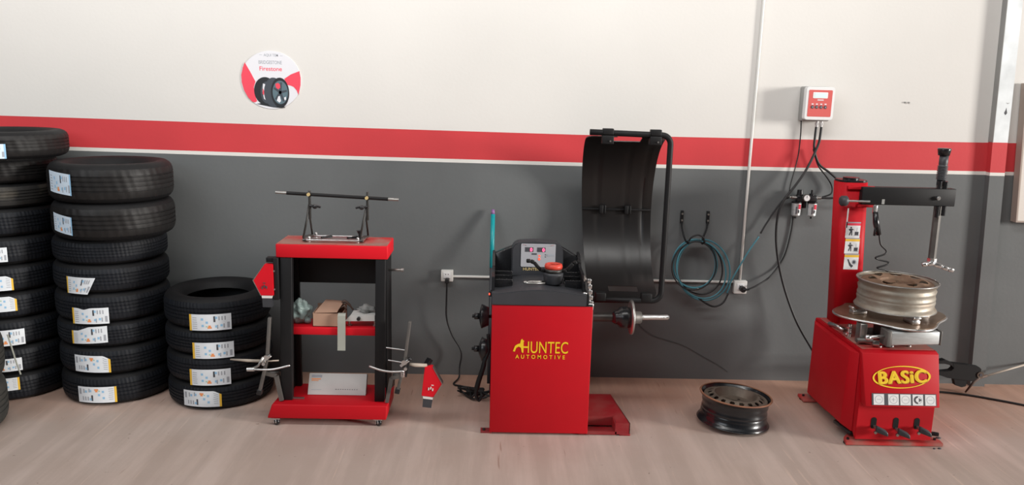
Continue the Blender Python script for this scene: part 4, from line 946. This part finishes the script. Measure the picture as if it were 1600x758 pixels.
hose('air_hose', 'thick black hose from control box curving down-left towards the tyre changer', [(1.974, 4.90, 1.672), (1.972, 4.90, 1.60), (1.963, 4.90, 1.54), (1.905, 4.89, 1.40), (1.845, 4.885, 1.30), (1.775, 4.88, 1.20), (1.748, 4.88, 1.10), (1.755, 4.89, 0.95), (1.79, 4.89, 0.78), (1.85, 4.885, 0.60), (1.93, 4.87, 0.42), (2.02, 4.84, 0.27), (2.08, 4.78, 0.16)], 0.0075)
hose('air_hose', 'black hose looping from control box right to the air filters', [(1.945, 4.905, 1.672), (1.943, 4.905, 1.60), (1.946, 4.905, 1.52), (1.985, 4.905, 1.43), (2.06, 4.90, 1.375), (2.12, 4.90, 1.32), (2.13, 4.895, 1.255), (2.09, 4.89, 1.225), (2.02, 4.895, 1.222)], 0.007)
hose('air_hose', 'second black hose beside the loop right of the air filters', [(1.95, 4.93, 1.52), (1.99, 4.93, 1.42), (2.05, 4.93, 1.35), (2.09, 4.93, 1.29), (2.085, 4.925, 1.245), (2.03, 4.92, 1.224)], 0.005)
hose('sensor_cable', 'thin black cable dropping from the control box down the wall', [(1.862, 4.94, 1.692), (1.868, 4.945, 1.60), (1.865, 4.945, 1.48), (1.85, 4.945, 1.38), (1.835, 4.945, 1.30), (1.83, 4.945, 1.245)], 0.0035, cat='cable')
hose('air_hose', 'black hose running from filter unit down-left along wall to blue hose', [(1.83, 4.915, 1.222), (1.79, 4.92, 1.20), (1.755, 4.925, 1.15), (1.70, 4.93, 1.05), (1.665, 4.925, 0.985)], 0.0055)

hose('thin_wire', 'hair-thin dark wire sagging along the lower wall right of balancer', [(0.905, 4.955, 0.41+0.02), (0.95, 4.955, 0.35), (1.03, 4.955, 0.293), (1.11, 4.955, 0.268), (1.235, 4.955, 0.228), (1.36, 4.955, 0.16), (1.47, 4.955, 0.10), (1.535, 4.955, 0.055)], 0.0011, cat='wire')
# filter regulator unit
t = thing('air_filter_unit', 'twin bowl air filter and lubricator with round gauge on wall', 'air filter', (1.92, WY, 1.2))
mb = MB(); mb.box((1.865, 4.89, 1.195), (1.99, 4.93, 1.235), 0.006); mb.box((1.895, 4.93, 1.15), (1.94, 4.959, 1.22), 0.003); mb.cyl((1.885, 4.91, 1.23), (1.885, 4.91, 1.268), 0.020, 0.017); mb.cyl((1.96, 4.91, 1.23), (1.96, 4.91, 1.245), 0.016); mb.cyl((1.96, 4.91, 1.245), (1.96, 4.91, 1.268), 0.007); mb.build('body', 'black_plastic', t)
for x in (1.87, 1.968):
    mb = MB(); mb.cyl((x, 4.91, 1.195), (x, 4.91, 1.185), 0.030, n=24, mi=1); mb.cyl((x, 4.91, 1.185), (x, 4.91, 1.11), 0.029, 0.027, n=24, mi=0); mb.cyl((x, 4.91, 1.11), (x, 4.91, 1.102), 0.027, 0.018, n=24, mi=0); mb.cyl((x, 4.91, 1.102), (x, 4.91, 1.088), 0.006, n=12, mi=1)
    bw = mb.build('bowl', ['aluminium', 'black_plastic'], t)
    mb = MB(); mb.box((x-0.012, 4.879, 1.12), (x-0.005, 4.884, 1.165), mi=0); mb.box((x+0.004, 4.8775, 1.15), (x+0.016, 4.884, 1.18), mi=1); mb.box((x+0.004, 4.879, 1.125), (x+0.010, 4.884, 1.145), mi=0); mb.build('sight_label', ['ink_black', 'sign_red'], bw)
mb = MB(); mb.cyl((1.915, 4.89, 1.222), (1.915, 4.868, 1.222), 0.022, n=28, mi=0); mb.cyl((1.915, 4.868, 1.222), (1.915, 4.8665, 1.222), 0.018, n=28, mi=1); mb.box((1.914, 4.865, 1.222), (1.916, 4.8667, 1.237), mi=2); mb.build('pressure_gauge', ['grey_steel', 'box_white', 'ink_black'], t)
for x, s in ((1.865, -1), (1.99, 1)):
    mb = MB(); mb.cyl((x, 4.91, 1.218), (x+s*0.03, 4.91, 1.220), 0.010, n=8); mb.cyl((x+s*0.028, 4.91, 1.22), (x+s*0.045, 4.905, 1.222), 0.006, n=10); mb.build('fitting', 'steel', t)
# little screw holes in the white wall
for x, z, lb in ((2.501, 1.817, 'left one of two tiny dark screws in the white wall'), (2.525, 1.816, 'right one of two tiny dark screws in the white wall')):
    mb = MB(); mb.cyl((x, 4.959, z), (x, 4.952, z), 0.005, 0.004, n=12); mb.box((x-0.003, 4.951, z-0.0006), (x+0.003, 4.9525, z+0.0006)); tagm(mb.build('wall_screw', 'post_grey', loc=(x, 4.959, z)), lb, 'screw', 'screws in the wall')

# board at the right edge
t = thing('wall_board', 'beige board with dark edge at the far right of wall', 'board', (3.4, 4.9, 1.1))
mb = MB(); mb.hexa([(3.268, 4.90, 1.105), (3.75, 4.90, 1.105), (3.75, 4.95, 1.105), (3.268, 4.95, 1.105), (3.212, 4.90, 1.95), (3.75, 4.90, 1.95), (3.75, 4.95, 1.95), (3.212, 4.95, 1.95)]); mb.build('panel', 'beige_board', t)
mb = MB(); mb.hexa([(3.258, 4.895, 1.095), (3.268, 4.895, 1.095), (3.268, 4.952, 1.095), (3.258, 4.952, 1.095), (3.202, 4.895, 1.95), (3.212, 4.895, 1.95), (3.212, 4.952, 1.95), (3.202, 4.952, 1.95)]); mb.box((3.268, 4.895, 1.095), (3.75, 4.952, 1.105)); mb.build('edge_trim', 'brown_edge', t)

# ------------------------------------------------------------------ wheel rims
def rim_profile(R, H, wst=0.93):
    return [(R, 0.0), (R*1.0, 0.008), (R*0.975, 0.012), (R*0.955, 0.022), (R*0.93, 0.026), (R*(wst+0.01), 0.05), (R*wst, 0.06), (R*(wst-0.01), 0.40*H), (R*(wst+0.004), 0.43*H), (R*(wst+0.004), 0.47*H), (R*(wst-0.012), 0.52*H), (R*(wst-0.014), 0.60*H), (R*(wst-0.004), 0.64*H), (R*(wst+0.01), H-0.045), (R*0.925, H-0.038), (R*0.93, H-0.025), (R*0.958, H-0.02), (R*0.975, H-0.010), (R, H-0.006), (R, H)]
def rim(name, label, loc, R, H, rot, mats, disc_z, holes, hole_r, hole_ring, dome, tilt=(0, 0), hub_holes=4, wst=0.90):
    t = thing(name, label, 'wheel rim', loc); t.rotation_euler = (tilt[0], tilt[1], rot)
    prof = rim_profile(R, H, wst); inner = [(q-0.004, z) for q, z in prof][::-1]
    mb = MB(); mb.lathe(prof+inner, n=96, closed=True); mb.build('barrel', mats[0], t, world=False, sharp=50)
    for z0 in (0.0, H):
        s = 1 if z0 == 0 else -1
        mb = MB(); mb.lathe([(R+0.0008, z0), (R+0.003, z0+s*0.003), (R+0.0008, z0+s*0.007), (R-0.008, z0+s*0.004), (R-0.007, z0-s*0.001)], n=96, closed=True); mb.build('lip', mats[1] if z0 else mats[3], t, world=False)
    # pressed disc: ring grid with holes cut
    mb = MB(); N = 192; rad = [0.88, 0.85, 0.82, 0.78, 0.74, 0.70, 0.66, 0.62, 0.56, 0.50, 0.42, 0.34, 0.28, 0.20, 0.165]
    def dz(q):
        return dome(q)
    vv = [[(Vector((R*q*math.cos(math.tau*k/N), R*q*math.sin(math.tau*k/N), disc_z+dz(q)))) for k in range(N)] for q in rad]
    def hole(q, a):
        for j in range(holes):
            c = math.tau*j/holes; d = (a-c+math.pi) % math.tau-math.pi
            if (d*q*R/hole_r[0])**2+((q-hole_ring)*R/hole_r[1])**2 < 1: return True
        for j in range(hub_holes):
            c = math.tau*(j+0.5)/hub_holes; d = (a-c+math.pi) % math.tau-math.pi
            if (d*q*R/0.009)**2+((q-0.28)*R/0.012)**2 < 1: return True
        return False
    # refine radially
    fine = []
    for a, b in zip(rad, rad[1:]):
        for k in range(3): fine.append(a+(b-a)*k/3)
    fine.append(rad[-1])
    top = [[mb.bm.verts.new((R*q*math.cos(math.tau*k/N), R*q*math.sin(math.tau*k/N), disc_z+dz(q))) for k in range(N)] for q in fine]
    bot = [[mb.bm.verts.new((R*q*math.cos(math.tau*k/N), R*q*math.sin(math.tau*k/N), disc_z+dz(q)-0.004)) for k in range(N)] for q in fine]
    nr = len(fine)-1
    ok = [[not hole((fine[i]+fine[i+1])/2, math.tau*(k+0.5)/N) for k in range(N)] for i in range(nr)]
    for i in range(nr):
        for k in range(N):
            if not ok[i][k]: continue
            k2 = (k+1) % N
            f = mb.bm.faces.new((top[i][k], top[i+1][k], top[i+1][k2], top[i][k2])); f.smooth = True
            f = mb.bm.faces.new((bot[i][k], bot[i][k2], bot[i+1][k2], bot[i+1][k])); f.smooth = True
            for di, dk, (a, b) in ((-1, 0, ((i, k), (i, k2))), (1, 0, ((i+1, k), (i+1, k2))), (0, -1, ((i, k), (i+1, k))), (0, 1, ((i, k2), (i+1, k2)))):
                ii, kk = i+di, (k+dk) % N
                if ii < 0 or ii >= nr or not ok[ii][kk]:
                    mb.bm.faces.new((top[a[0]][a[1]], top[b[0]][b[1]], bot[b[0]][b[1]], bot[a[0]][a[1]]))
    bmesh.ops.recalc_face_normals(mb.bm, faces=list(mb.bm.faces))
    mb.build('disc', mats[2], t, world=False)
    return t
def dome_a(q): return 0.018*math.exp(-((q-0.62)/0.16)**2) - (0.012 if q < 0.42 else 0.0) + 0.0
rim('bare_wheel', 'worn silver and rust steel wheel rim clamped on the tyre changer', (2.235, 4.285, 0.697), 0.210, 0.160, 0.3, ['rim_side', 'rim_lip', 'rim_face', 'rim_lip'], 0.146, 7, (0.036, 0.024), 0.62, dome_a, wst=0.95)
def dome_b(q):
    if q > 0.80: return 0.0
    if q > 0.60: return 0.016*math.sin((0.80-q)/0.20*math.pi/2)
    if q > 0.50: return 0.016-0.045*(0.60-q)/0.10
    return -0.029
rim('bare_wheel', 'glossy black steel wheel rim lying on the concrete floor', (1.372, 4.265, 0.015), 0.199, 0.158, 0.1, ['rim_black', 'rim_rusty', 'rim_disc', 'rim_black'], 0.141, 18, (0.014, 0.013), 0.72, dome_b, wst=0.915, tilt=(R_(-1), R_(3.6)))

# ------------------------------------------------------------------ tyre changer
def build_changer():
    t = thing('tyre_changer', 'red tyre changer with yellow BASIC logo at the right', 'tyre changer', (2.2, 4.3, 0))
    # body
    mb = MB()
    mb.prism([(4.00, 0.03), (4.00, 0.255), (4.03, 0.50), (4.05, 0.52), (4.66, 0.52), (4.66, 0.03), (4.40, 0.03), (4.20, 0.06), (4.03, 0.06)], 'x', 1.955, 2.372, bev=0.004)
    mb.build('body', 'red_paint', t)
    # console panel
    mb = MB(); mb.hexa([(1.965, 3.94, 0.243), (2.362, 3.94, 0.243), (2.362, 4.02, 0.243), (1.965, 4.02, 0.243), (1.955, 4.022, 0.512), (2.368, 4.022, 0.512), (2.368, 4.06, 0.522), (1.955, 4.06, 0.522)], 0.004)
    mb.build('console', 'red_paint', t)
    # chamfer panel on the left flank
    mb = MB(); mb.hexa([(1.915, 4.10, 0.08), (1.953, 4.03, 0.06), (1.953, 4.66, 0.04), (1.925, 4.60, 0.06), (1.925, 4.10, 0.50), (1.953, 4.04, 0.505), (1.953, 4.66, 0.505), (1.930, 4.60, 0.50)], 0.004); mb.build('side_panel', 'red_paint', t)
    mb = MB(); mb.box((1.970, 4.06, 0.5205), (2.36, 4.64, 0.524), 0.001)
    for x, yy in ((2.08, 4.09), (2.15, 4.10), (2.25, 4.11), (1.99, 4.32), (2.33, 4.3)): mb.cyl((x, yy, 0.524), (x, yy, 0.532), 0.011, n=8, mi=1)
    mb.build('top_plate', ['red_dusty', 'chrome'], t)
    mb = MB(); mb.prism([(1.905, 3.985), (2.435, 3.985), (2.44, 4.03), (2.40, 4.10), (1.96, 4.10), (1.92, 4.05)], 'z', 0.004, 0.022, bev=0.002); mb.box((1.90, 4.58, 0.004), (2.42, 4.68, 0.022), 0.003); mb.box((1.98, 4.02, 0.022), (2.37, 4.64, 0.03))
    mb.build('base_plate', 'red_dusty', t)
    for x, yy in ((1.93, 4.02), (2.41, 4.03), (1.92, 4.64), (2.40, 4.64)):
        mb = MB(); mb.cyl((x, yy, 0.0), (x, yy, 0.006), 0.022); mb.cyl((x, yy, 0.02), (x, yy, 0.032), 0.008, n=6); mb.build('foot', 'black_plastic', t)
    mb = MB(); mb.beam((1.935, 4.20, 0.05), (1.965, 4.05, 0.045), 0.03, 0.02, 0.003); mb.build('bumper', 'black_plastic', t); 
    mb = MB(); mb.beam((2.385, 4.25, 0.10), (2.40, 4.15, 0.02), 0.025, 0.015, 0.003); mb.beam((2.40, 4.16, 0.010), (2.49, 4.13, 0.010), 0.02, 0.018, 0.003); mb.build('bumper', 'black_plastic', t)
    # pedals
    for x, lo in ((2.062, 0.0), (2.182, -0.012), (2.296, 0.0)):
        mb = MB(); flat(mb, rrect(-0.015, -0.03, 0.015, 0.035, 0.0145), FRONT(x-0.012, 3.9995, 0.125), 0, 0.001); mb.build('pedal_slot', 'black_paint', t)
        mb = MB(); mb.beam((x-0.010, 4.01, 0.112+lo), (x-0.004, 3.965, 0.104+lo), 0.014, 0.012, 0.002, mi=1); mb.hexa([(x-0.012, 3.955, 0.090+lo), (x+0.046, 3.935, 0.074+lo), (x+0.050, 3.975, 0.076+lo), (x-0.012, 3.980, 0.092+lo), (x-0.012, 3.955, 0.126+lo), (x+0.040, 3.935, 0.100+lo), (x+0.044, 3.975, 0.102+lo), (x-0.012, 3.980, 0.128+lo)], 0.007)
        mb.cyl((x-0.012, 3.975, 0.086+lo), (x-0.012, 3.965, 0.086+lo), 0.008, n=10, mi=1)
        mb.build('pedal', ['grey_plastic', 'steel'], t)
    # console graphics: plane through console front
    o = Vector((2.163, 3.94, 0.243)); upd = Vector((0, 0.082, 0.269)).normalized()
    def CF(x, s_): return face_frame(Vector((x, 3.94, 0.243))+upd*s_ + Vector((0, -0.0012, 0)), (1, 0, 0), upd)
    mb = MB(); M = CF(2.163, 0.158) @ Matrix.Rotation(R_(3), 4, 'Z')
    N = 72; 
    t0 = bmesh.new(); ring = []
    for k in range(N):
        a = math.tau*k/N; wd = 0.0045+0.0045*max(0, math.cos(a+2.7))+0.005*max(0, math.cos(a-0.45))
        ring.append(((0.156*math.cos(a), 0.059*math.sin(a)), ((0.156-wd*1.2)*math.cos(a)-0.001, (0.059-wd*0.75)*math.sin(a))))
    for k in range(N):
        k2 = (k+1) % N; (a, b), (c, d) = ring[k], ring[k2]
        mb.quad([M @ Vector((*a, 0.0014)), M @ Vector((*b, 0.0014)), M @ Vector((*d, 0.0014)), M @ Vector((*c, 0.0014))])
    mb.build('logo_ring', 'logo_yellow', t, label='yellow ellipse around the lettering')
    mb = MB(); [add_text(mb, 'BASiC', M @ Matrix.Translation((0.002+dx, -0.031+dy, 0.0026+0.0003*q)), 0.092, 0.0002, 0.0, 1.0, 1.12, 0) for q, (dx, dy) in enumerate(((-0.005, 0), (-0.003, 0.002), (0.0, -0.002), (0.0025, 0.002), (0.005, 0)))]; [add_text(mb, 'BASiC', M @ Matrix.Translation((0.005+dx, -0.034, 0.0012)), 0.092, 0.0003, 0.0012, 1.0, 1.12, 1) for dx in (-0.0045, 0, 0.0045)]
    mb.build('logo_name', ['logo_yellow', 'logo_shade'], t, label='bold yellow BASIC lettering')
    mb = MB(); M = CF(2.175, 0.0); flat(mb, rect(-0.175, 0.010, 0.170, 0.072), M, 0.0, 0.0014, 0)
    mb.build('sticker_strip', 'ink_black', t)
    for i, cx in enumerate((-0.138, -0.060, 0.004, 0.070, 0.137)):
        mb = MB(); flat(mb, rect(cx-0.028, 0.012, cx+0.028, 0.068), M, 0.0014, 0.002, 0)
        for k in range(24):
            a, b = math.tau*k/24, math.tau*(k+1)/24; q = [(cx+rr*math.cos(w_), 0.040+rr*math.sin(w_), 0.0024) for rr, w_ in ((0.019, a), (0.021, a), (0.021, b), (0.019, b))]; mb.quad([M @ Vector(z) for z in q], mi=1)
        if i == 3: flat(mb, [(cx+rr*math.cos(R_(a)), 0.040+rr*math.sin(R_(a))) for rr, a in [(0.021, a) for a in range(90, 271, 20)]+[(0.012, a) for a in range(270, 89, -20)]], M, 0.002, 0.003, 2); flat(mb, [(cx+0.006, 0.05), (cx+0.006, 0.03), (cx+0.02, 0.04)], M, 0.002, 0.003, 2)
        else:
            flat(mb, rect(cx-0.010, 0.039, cx+0.010, 0.041), M, 0.002, 0.0026, 1)
            if i == 1: flat(mb, rect(cx-0.001, 0.030, cx+0.001, 0.050), M, 0.002, 0.0026, 1)
        mb.build('icon_sticker', ['box_white', 'ink_grey', 'ink_black'], t)
    # column, leaning slightly
    cy = 4.585
    def cx(z): return 2.092-0.05*(z-0.52)
    mb = MB()
    pr8 = rrect(-0.080, -0.072, 0.080, 0.072, 0.035, 4); tb = bmesh.new(); n = len(pr8)
    Aa = [tb.verts.new((cx(0.52)+u, cy+v, 0.52)) for u, v in pr8]; Bb = [tb.verts.new((cx(1.362)+u, cy+v, 1.362)) for u, v in pr8]
    tb.faces.new(Aa); tb.faces.new(Bb)
    for k in range(n): tb.faces.new((Aa[k], Aa[(k+1) % n], Bb[(k+1) % n], Bb[k]))
    mb._merge(tb, 0, True)
    mb.box((2.00, 4.50, 1.325), (2.155, 4.515, 1.345), 0.003); mb.box((2.06, 4.49, 1.225), (2.16, 4.515, 1.245), 0.003)
    col = mb.build('column', 'red_paint', t)
    mb = MB(); x = cx(1.37); mb.prism([(x+u*1.0, cy+v*1.0) for u, v in rrect(-0.082, -0.074, 0.082, 0.074, 0.05, 6)], 'z', 1.362, 1.374, bev=0.004); mb.cyl((x, cy, 1.374), (x, cy, 1.386), 0.045); mb.build('column_cap', 'black_plastic', t)
    # swing arm
    mb = MB(); mb.box((2.075, 4.475, 1.243), (2.612, 4.535, 1.343), 0.004)
    mb.build('swing_arm', 'black_paint', t)
    mb = MB(); mb.cyl((2.508, 4.475, 1.290), (2.508, 4.462, 1.290), 0.012, n=8); mb.cyl((2.508, 4.463, 1.290), (2.508, 4.458, 1.290), 0.008); mb.build('arm_bolt', 'chrome', t)
    mb = MB(); flat(mb, rect(2.190-2.2, -0.014, 2.206-2.2, 0.014), FRONT(2.2, 4.4745, 1.262), 0, 0.001); mb.build('arm_mark', 'post_grey', t)
    mb = MB(); mb.cyl((1.985, 4.475, 1.262), (2.12, 4.47, 1.262), 0.0065, n=12); mb.build('lock_rod', 'chrome', t)
    mb = MB(); mb.lathe([(0, 0), (0.022, 0.0), (0.030, 0.008), (0.030, 0.034), (0.022, 0.042), (0, 0.042)], Matrix.Translation((1.952, 4.475, 1.262)) @ Matrix.Rotation(R_(90), 4, 'Y'), 24); mb.build('lock_knob', 'grey_plastic', t)
    # vertical hex shaft with grip
    sx, sy = 2.532, 4.505
    mb = MB(); mb.cyl((sx+0.004, sy, 0.93), (sx, sy, 1.36), 0.021, n=6); mb.build('hex_shaft', 'grey_steel', t)
    for dx, z0, z1, dy in ((-0.018, 1.18, 1.243, -0.032), (0.018, 1.19, 1.243, -0.032), (-0.016, 1.343, 1.385, -0.02), (0.018, 1.343, 1.385, -0.02)):
        mb = MB(); mb.cyl((sx+dx, sy+dy, z0), (sx+dx, sy+dy, z1), 0.0115, n=16); mb.build('lock_cylinder', 'black_plastic', t)
    prof = [(0, 1.36), (0.022, 1.36)]
    for k in range(9): prof += [(0.022, 1.392+0.009*k), (0.028, 1.394+0.009*k), (0.028, 1.398+0.009*k), (0.022, 1.400+0.009*k)]
    prof += [(0.024, 1.48), (0.024, 1.535), (0, 1.535)]
    mb = MB(); mb.lathe(prof, Matrix.Translation((sx, sy, 0)), 24); mb.build('spring_grip', 'grey_plastic', t)
    mb = MB(); mb.lathe([(0, 1.530), (0.030, 1.530), (0.036, 1.566), (0.034, 1.570), (0, 1.570)], Matrix.Translation((sx-0.003, sy, 0)), 24); mb.build('shaft_cap', 'black_plastic', t)
    mb = MB(); mb.cyl((sx+0.004, sy, 0.935), (sx+0.004, sy, 0.905), 0.027, n=8)
    for q in ([(2.475, sy-0.01, 0.898), (2.50, sy-0.02, 0.905), (2.535, sy-0.02, 0.912)], [(2.535, sy-0.02, 0.908), (2.58, sy-0.03, 0.893), (2.615, sy-0.035, 0.880), (2.645, sy-0.035, 0.874)]):
        for a, b in zip(q, q[1:]): mb.beam(a, b, 0.040, 0.024, 0.006)
    mb.sphere((2.647, sy-0.035, 0.874), 0.009); mb.sphere((2.505, sy-0.02, 0.905), 0.02, 0.02, 0.012); mb.build('mount_head', 'chrome', t)
    # turntable: four-lobed plate on a hub, with clamps
    tx_, ty_, tz = 2.225, 4.31, 0.650
    pts = []
    for k in range(96):
        a = math.tau*k/96; q = 0.282+0.030*math.cos(4*(a-R_(4))) ; pts.append((tx_+q*math.cos(a), ty_+q*math.sin(a)))
    mb = MB(); mb.prism(pts, 'z', tz-0.010, tz+0.004, bev=0.002); mb.build('turntable', 'brushed_plate', t)
    mb = MB(); pin = [(tx_+(px_-tx_)*1.006, ty_+(py_-ty_)*1.006, tz-0.003) for px_, py_ in pts]; mb.tube(pin, 0.006, n=8, closed=True); mb.build('turntable_edge', 'chrome', t)
    mb = MB(); mb.cyl((tx_, ty_, 0.532), (tx_, ty_, tz-0.011), 0.075); mb.cyl((tx_, ty_, 0.524), (tx_, ty_, 0.534), 0.12); mb.build('hub', 'dark_steel', t)
    for a in (8, 98, 188, 278):
        c, s_ = math.cos(R_(a)), math.sin(R_(a)); P = lambda q, z: (tx_+q*c, ty_+q*s_, z)
        mb = MB(); mb.beam(P(0.15, tz+0.016), P(0.236, tz+0.016), 0.045, 0.022, 0.004); mb.beam(P(0.222, tz+0.026), P(0.240, tz+0.046), 0.042, 0.012, 0.003); mb.build('jaw', 'chrome', t)
    # pneumatic cylinder under the table
    mb = MB(); mb.hexa([(2.105, 4.02, 0.556), (2.362, 4.02, 0.566), (2.362, 4.095, 0.566), (2.105, 4.095, 0.556), (2.100, 4.02, 0.628), (2.358, 4.02, 0.636), (2.358, 4.095, 0.636), (2.100, 4.095, 0.628)], 0.005); 
    mb.build('air_cylinder', 'aluminium', t)
    mb = MB(); mb.box((2.078, 4.016, 0.548), (2.103, 4.10, 0.634), 0.004); mb.build('cylinder_head', 'grey_steel', t); mb = MB(); mb.box((2.363, 4.018, 0.562), (2.371, 4.098, 0.640), 0.003); mb.build('cylinder_head', 'grey_steel', t)
    mb = MB(); mb.tube([(2.08, 4.05, 0.598), (1.998, 4.05, 0.590)], 0.009, n=12); mb.sphere((1.992, 4.05, 0.589), 0.018, 0.014, 0.015); mb.build('piston_rod', 'chrome', t)
    mb = MB(); mb.box((1.99, 4.14, 0.524), (2.03, 4.20, 0.636), 0.006); mb.cyl((1.965, 4.12, 0.55), (2.05, 4.12, 0.55), 0.014); mb.cyl((2.04, 4.09, 0.545), (2.07, 4.08, 0.545), 0.017); mb.build('linkage', 'steel', t)
    mb = MB(); mb.cyl((2.13, 4.10, 0.525), (2.13, 4.10, 0.548), 0.022, n=8); mb.build('valve_block', 'black_plastic', t)
    mb = MB(); mb.cyl((1.985, 4.26, 0.525), (1.985, 4.26, 0.60), 0.010); mb.cyl((1.985, 4.26, 0.545), (1.985, 4.26, 0.555), 0.016, n=6); mb.cyl((1.985, 4.26, 0.575), (1.985, 4.26, 0.585), 0.016, n=6); mb.build('air_fitting', 'chrome', t); mb = MB(); mb.tube([(1.965, 4.48, 0.536), (1.985, 4.42, 0.538), (2.0, 4.36, 0.536)], 0.013, n=10); mb.build('air_pipe', 'chrome', t)
    # warning stickers on the column
    for i, z in enumerate((1.085, 0.992, 0.898)):
        xx = cx(z)-0.002; M = face_frame((xx, cy-0.0725, z), (1, 0, 0), (0.0, 0, 1)); mb = MB()
        flat(mb, rect(-0.044, -0.042, 0.040, 0.030), M, 0, 0.001, 0); flat(mb, rect(-0.044, 0.030, 0.040, 0.044), M, 0, 0.001, 1 if i else 4); flat(mb, rect(-0.044, 0.044, 0.040, 0.0505), M, 0, 0.001, 3)
        if i < 2:   # standing figure and machine
            flat(mb, ell(-0.014, 0.018, 0.005, 0.005, 12), M, 0.001, 0.0015, 2); flat(mb, [(-0.020, 0.012), (-0.006, 0.012), (0.006, 0.004), (-0.006, 0.004), (-0.004, -0.028), (-0.010, -0.028), (-0.012, -0.008), (-0.018, -0.028), (-0.024, -0.026), (-0.017, -0.004), (-0.028, 0.006)], M, 0.001, 0.0015, 2)
            flat(mb, rect(0.010, -0.026, 0.032, -0.006), M, 0.001, 0.0015, 2); flat(mb, rect(0.020, -0.004, 0.022, 0.018), M, 0.001, 0.0015, 3); flat(mb, rect(0.006, -0.030, 0.036, -0.027), M, 0.001, 0.0015, 3)
        else:       # hand and wheel
            flat(mb, [(-0.026, 0.018), (-0.020, 0.002), (-0.012, -0.018), (0.002, -0.032), (0.012, -0.020), (-0.002, -0.010), (-0.012, 0.004), (-0.018, 0.018)], M, 0.001, 0.0015, 2); flat(mb, ell(0.014, 0.002, 0.013, 0.014, 20), M, 0.001, 0.0015, 3); flat(mb, ell(0.014, 0.002, 0.007, 0.008, 16), M, 0.0015, 0.002, 2)
        mb.build('warning_sticker', ['box_white', 'ink_yellow', 'ink_black', 'ink_grey', 'sign_red'], t)
    mb = MB(); xx = cx(1.2); mb.box((xx-0.042, cy-0.0735, 1.10), (xx-0.034, cy-0.0715, 1.215)); mb.build('oil_sight', 'box_white', t)
    # black bead breaker arm behind, to the right
    mb = MB()
    outer = [(2.35, 0.262), (2.77, 0.262), (2.80, 0.268), (2.86, 0.236), (2.95, 0.228), (3.02, 0.214), (3.036, 0.200), (3.03, 0.150), (2.99, 0.118), (2.985, 0.125), (2.93, 0.125), (2.93, 0.085), (2.95, 0.078), (2.90, 0.086), (2.89, 0.125), (2.80, 0.135), (2.77, 0.155), (2.35, 0.175)]
    # bars around the slot
    mb.prism([(2.35, 0.245), (2.77, 0.250), (2.80, 0.258), (2.85, 0.236), (2.86, 0.205), (2.845, 0.222), (2.80, 0.232), (2.35, 0.225)], 'y', 4.68, 4.72)
    mb.prism([(2.35, 0.160), (2.77, 0.160), (2.83, 0.140), (2.90, 0.130), (2.99, 0.120), (3.03, 0.150), (3.036, 0.200), (3.02, 0.214), (2.95, 0.226), (2.85, 0.236), (2.86, 0.205), (2.845, 0.188), (2.80, 0.182), (2.35, 0.190)], 'y', 4.68, 4.72, bev=0.002)
    mb.prism([(2.87, 0.135), (2.96, 0.128), (2.955, 0.085), (2.93, 0.078), (2.885, 0.092)], 'y', 4.685, 4.715, bev=0.002)
    mb.build('breaker_arm', 'black_paint', t, label='black slotted bead breaker arm')
    mb = MB(); mb.cyl((3.032, 4.675, 0.165), (3.032, 4.725, 0.165), 0.021, n=20, mi=0); mb.cyl((3.032, 4.672, 0.165), (3.032, 4.678, 0.165), 0.009, n=16, mi=1); mb.build('breaker_bushing', ['rim_disc', 'ink_black'], t)
build_changer()
# air gun hanging from the arm with coiled hose
t = thing('air_gun', 'black air gun with coiled hose hanging beside red column', 'air gun', (2.15, 4.46, 1.22))
mb = MB(); mb.box((2.140, 4.462, 1.195), (2.165, 4.472, 1.242), 0.002); mb.build('hook', 'chrome', t)
mb = MB(); mb.tube([(2.148, 4.45, 1.205), (2.160, 4.45, 1.14), (2.182, 4.45, 1.075)], [0.014, 0.018, 0.014], n=12); mb.tube([(2.160, 4.45, 1.14), (2.152, 4.44, 1.07)], 0.007, n=8); mb.build('gun_body', 'black_plastic', t)
mb = MB(); mb.tube([(2.185, 4.45, 1.075), (2.20, 4.45, 1.02), (2.235, 4.45, 0.985), (2.225, 4.44, 0.965), (2.175, 4.44, 0.945), (2.20, 4.45, 0.93), (2.26, 4.45, 0.915), (2.235, 4.44, 0.90), (2.19, 4.44, 0.885), (2.24, 4.45, 0.872), (2.265, 4.46, 0.862)], 0.005, n=8, smooth_path=6); mb.build('coiled_hose', 'cable_black', t)

# pry bar, floor cable
t = thing('pry_bar', 'long thin bar leaning against wall at the lower right', 'bar', (3.02, 4.795, 0.006))
a, b = Vector((3.022, 4.79, 0.006)), Vector((3.56, 4.95, 0.165)); m_ = Vector((3.12, 4.82, 0.095))
mb = MB(); mb.tube([a, a.lerp(m_, 0.6)+Vector((0, 0, 0.012)), m_, m_.lerp(b, 0.12)], [0.005, 0.009, 0.010, 0.009], n=10); mb.build('bar_end', 'dark_wood', t, label='dark flattened end')
mb = MB(); mb.tube([m_.lerp(b, 0.10), b], 0.0065, n=10); mb.build('shaft', 'light_wood', t, label='pale shaft')
hose('floor_cable', 'black cable lying on floor at the lower right', [(2.45, 4.80, 0.007), (2.70, 4.80, 0.007), (2.86, 4.785, 0.007), (3.00, 4.745, 0.007), (3.16, 4.66, 0.007), (3.30, 4.57, 0.007), (3.5, 4.45, 0.007)], 0.0065, cat='cable')
mb = MB()
for x, yy, q in ((2.472, 4.10, 0.010), (2.405, 3.965, 0.007), (2.375, 3.962, 0.005)): mb.sphere((x, yy, 0.003), q*1.6, q, 0.004, n=10)
tagm(mb.build('floor_debris', 'ink_black', loc=(2.44, 4.0, 0)), 'small dark crumbs on the floor beside tyre changer base', 'debris')
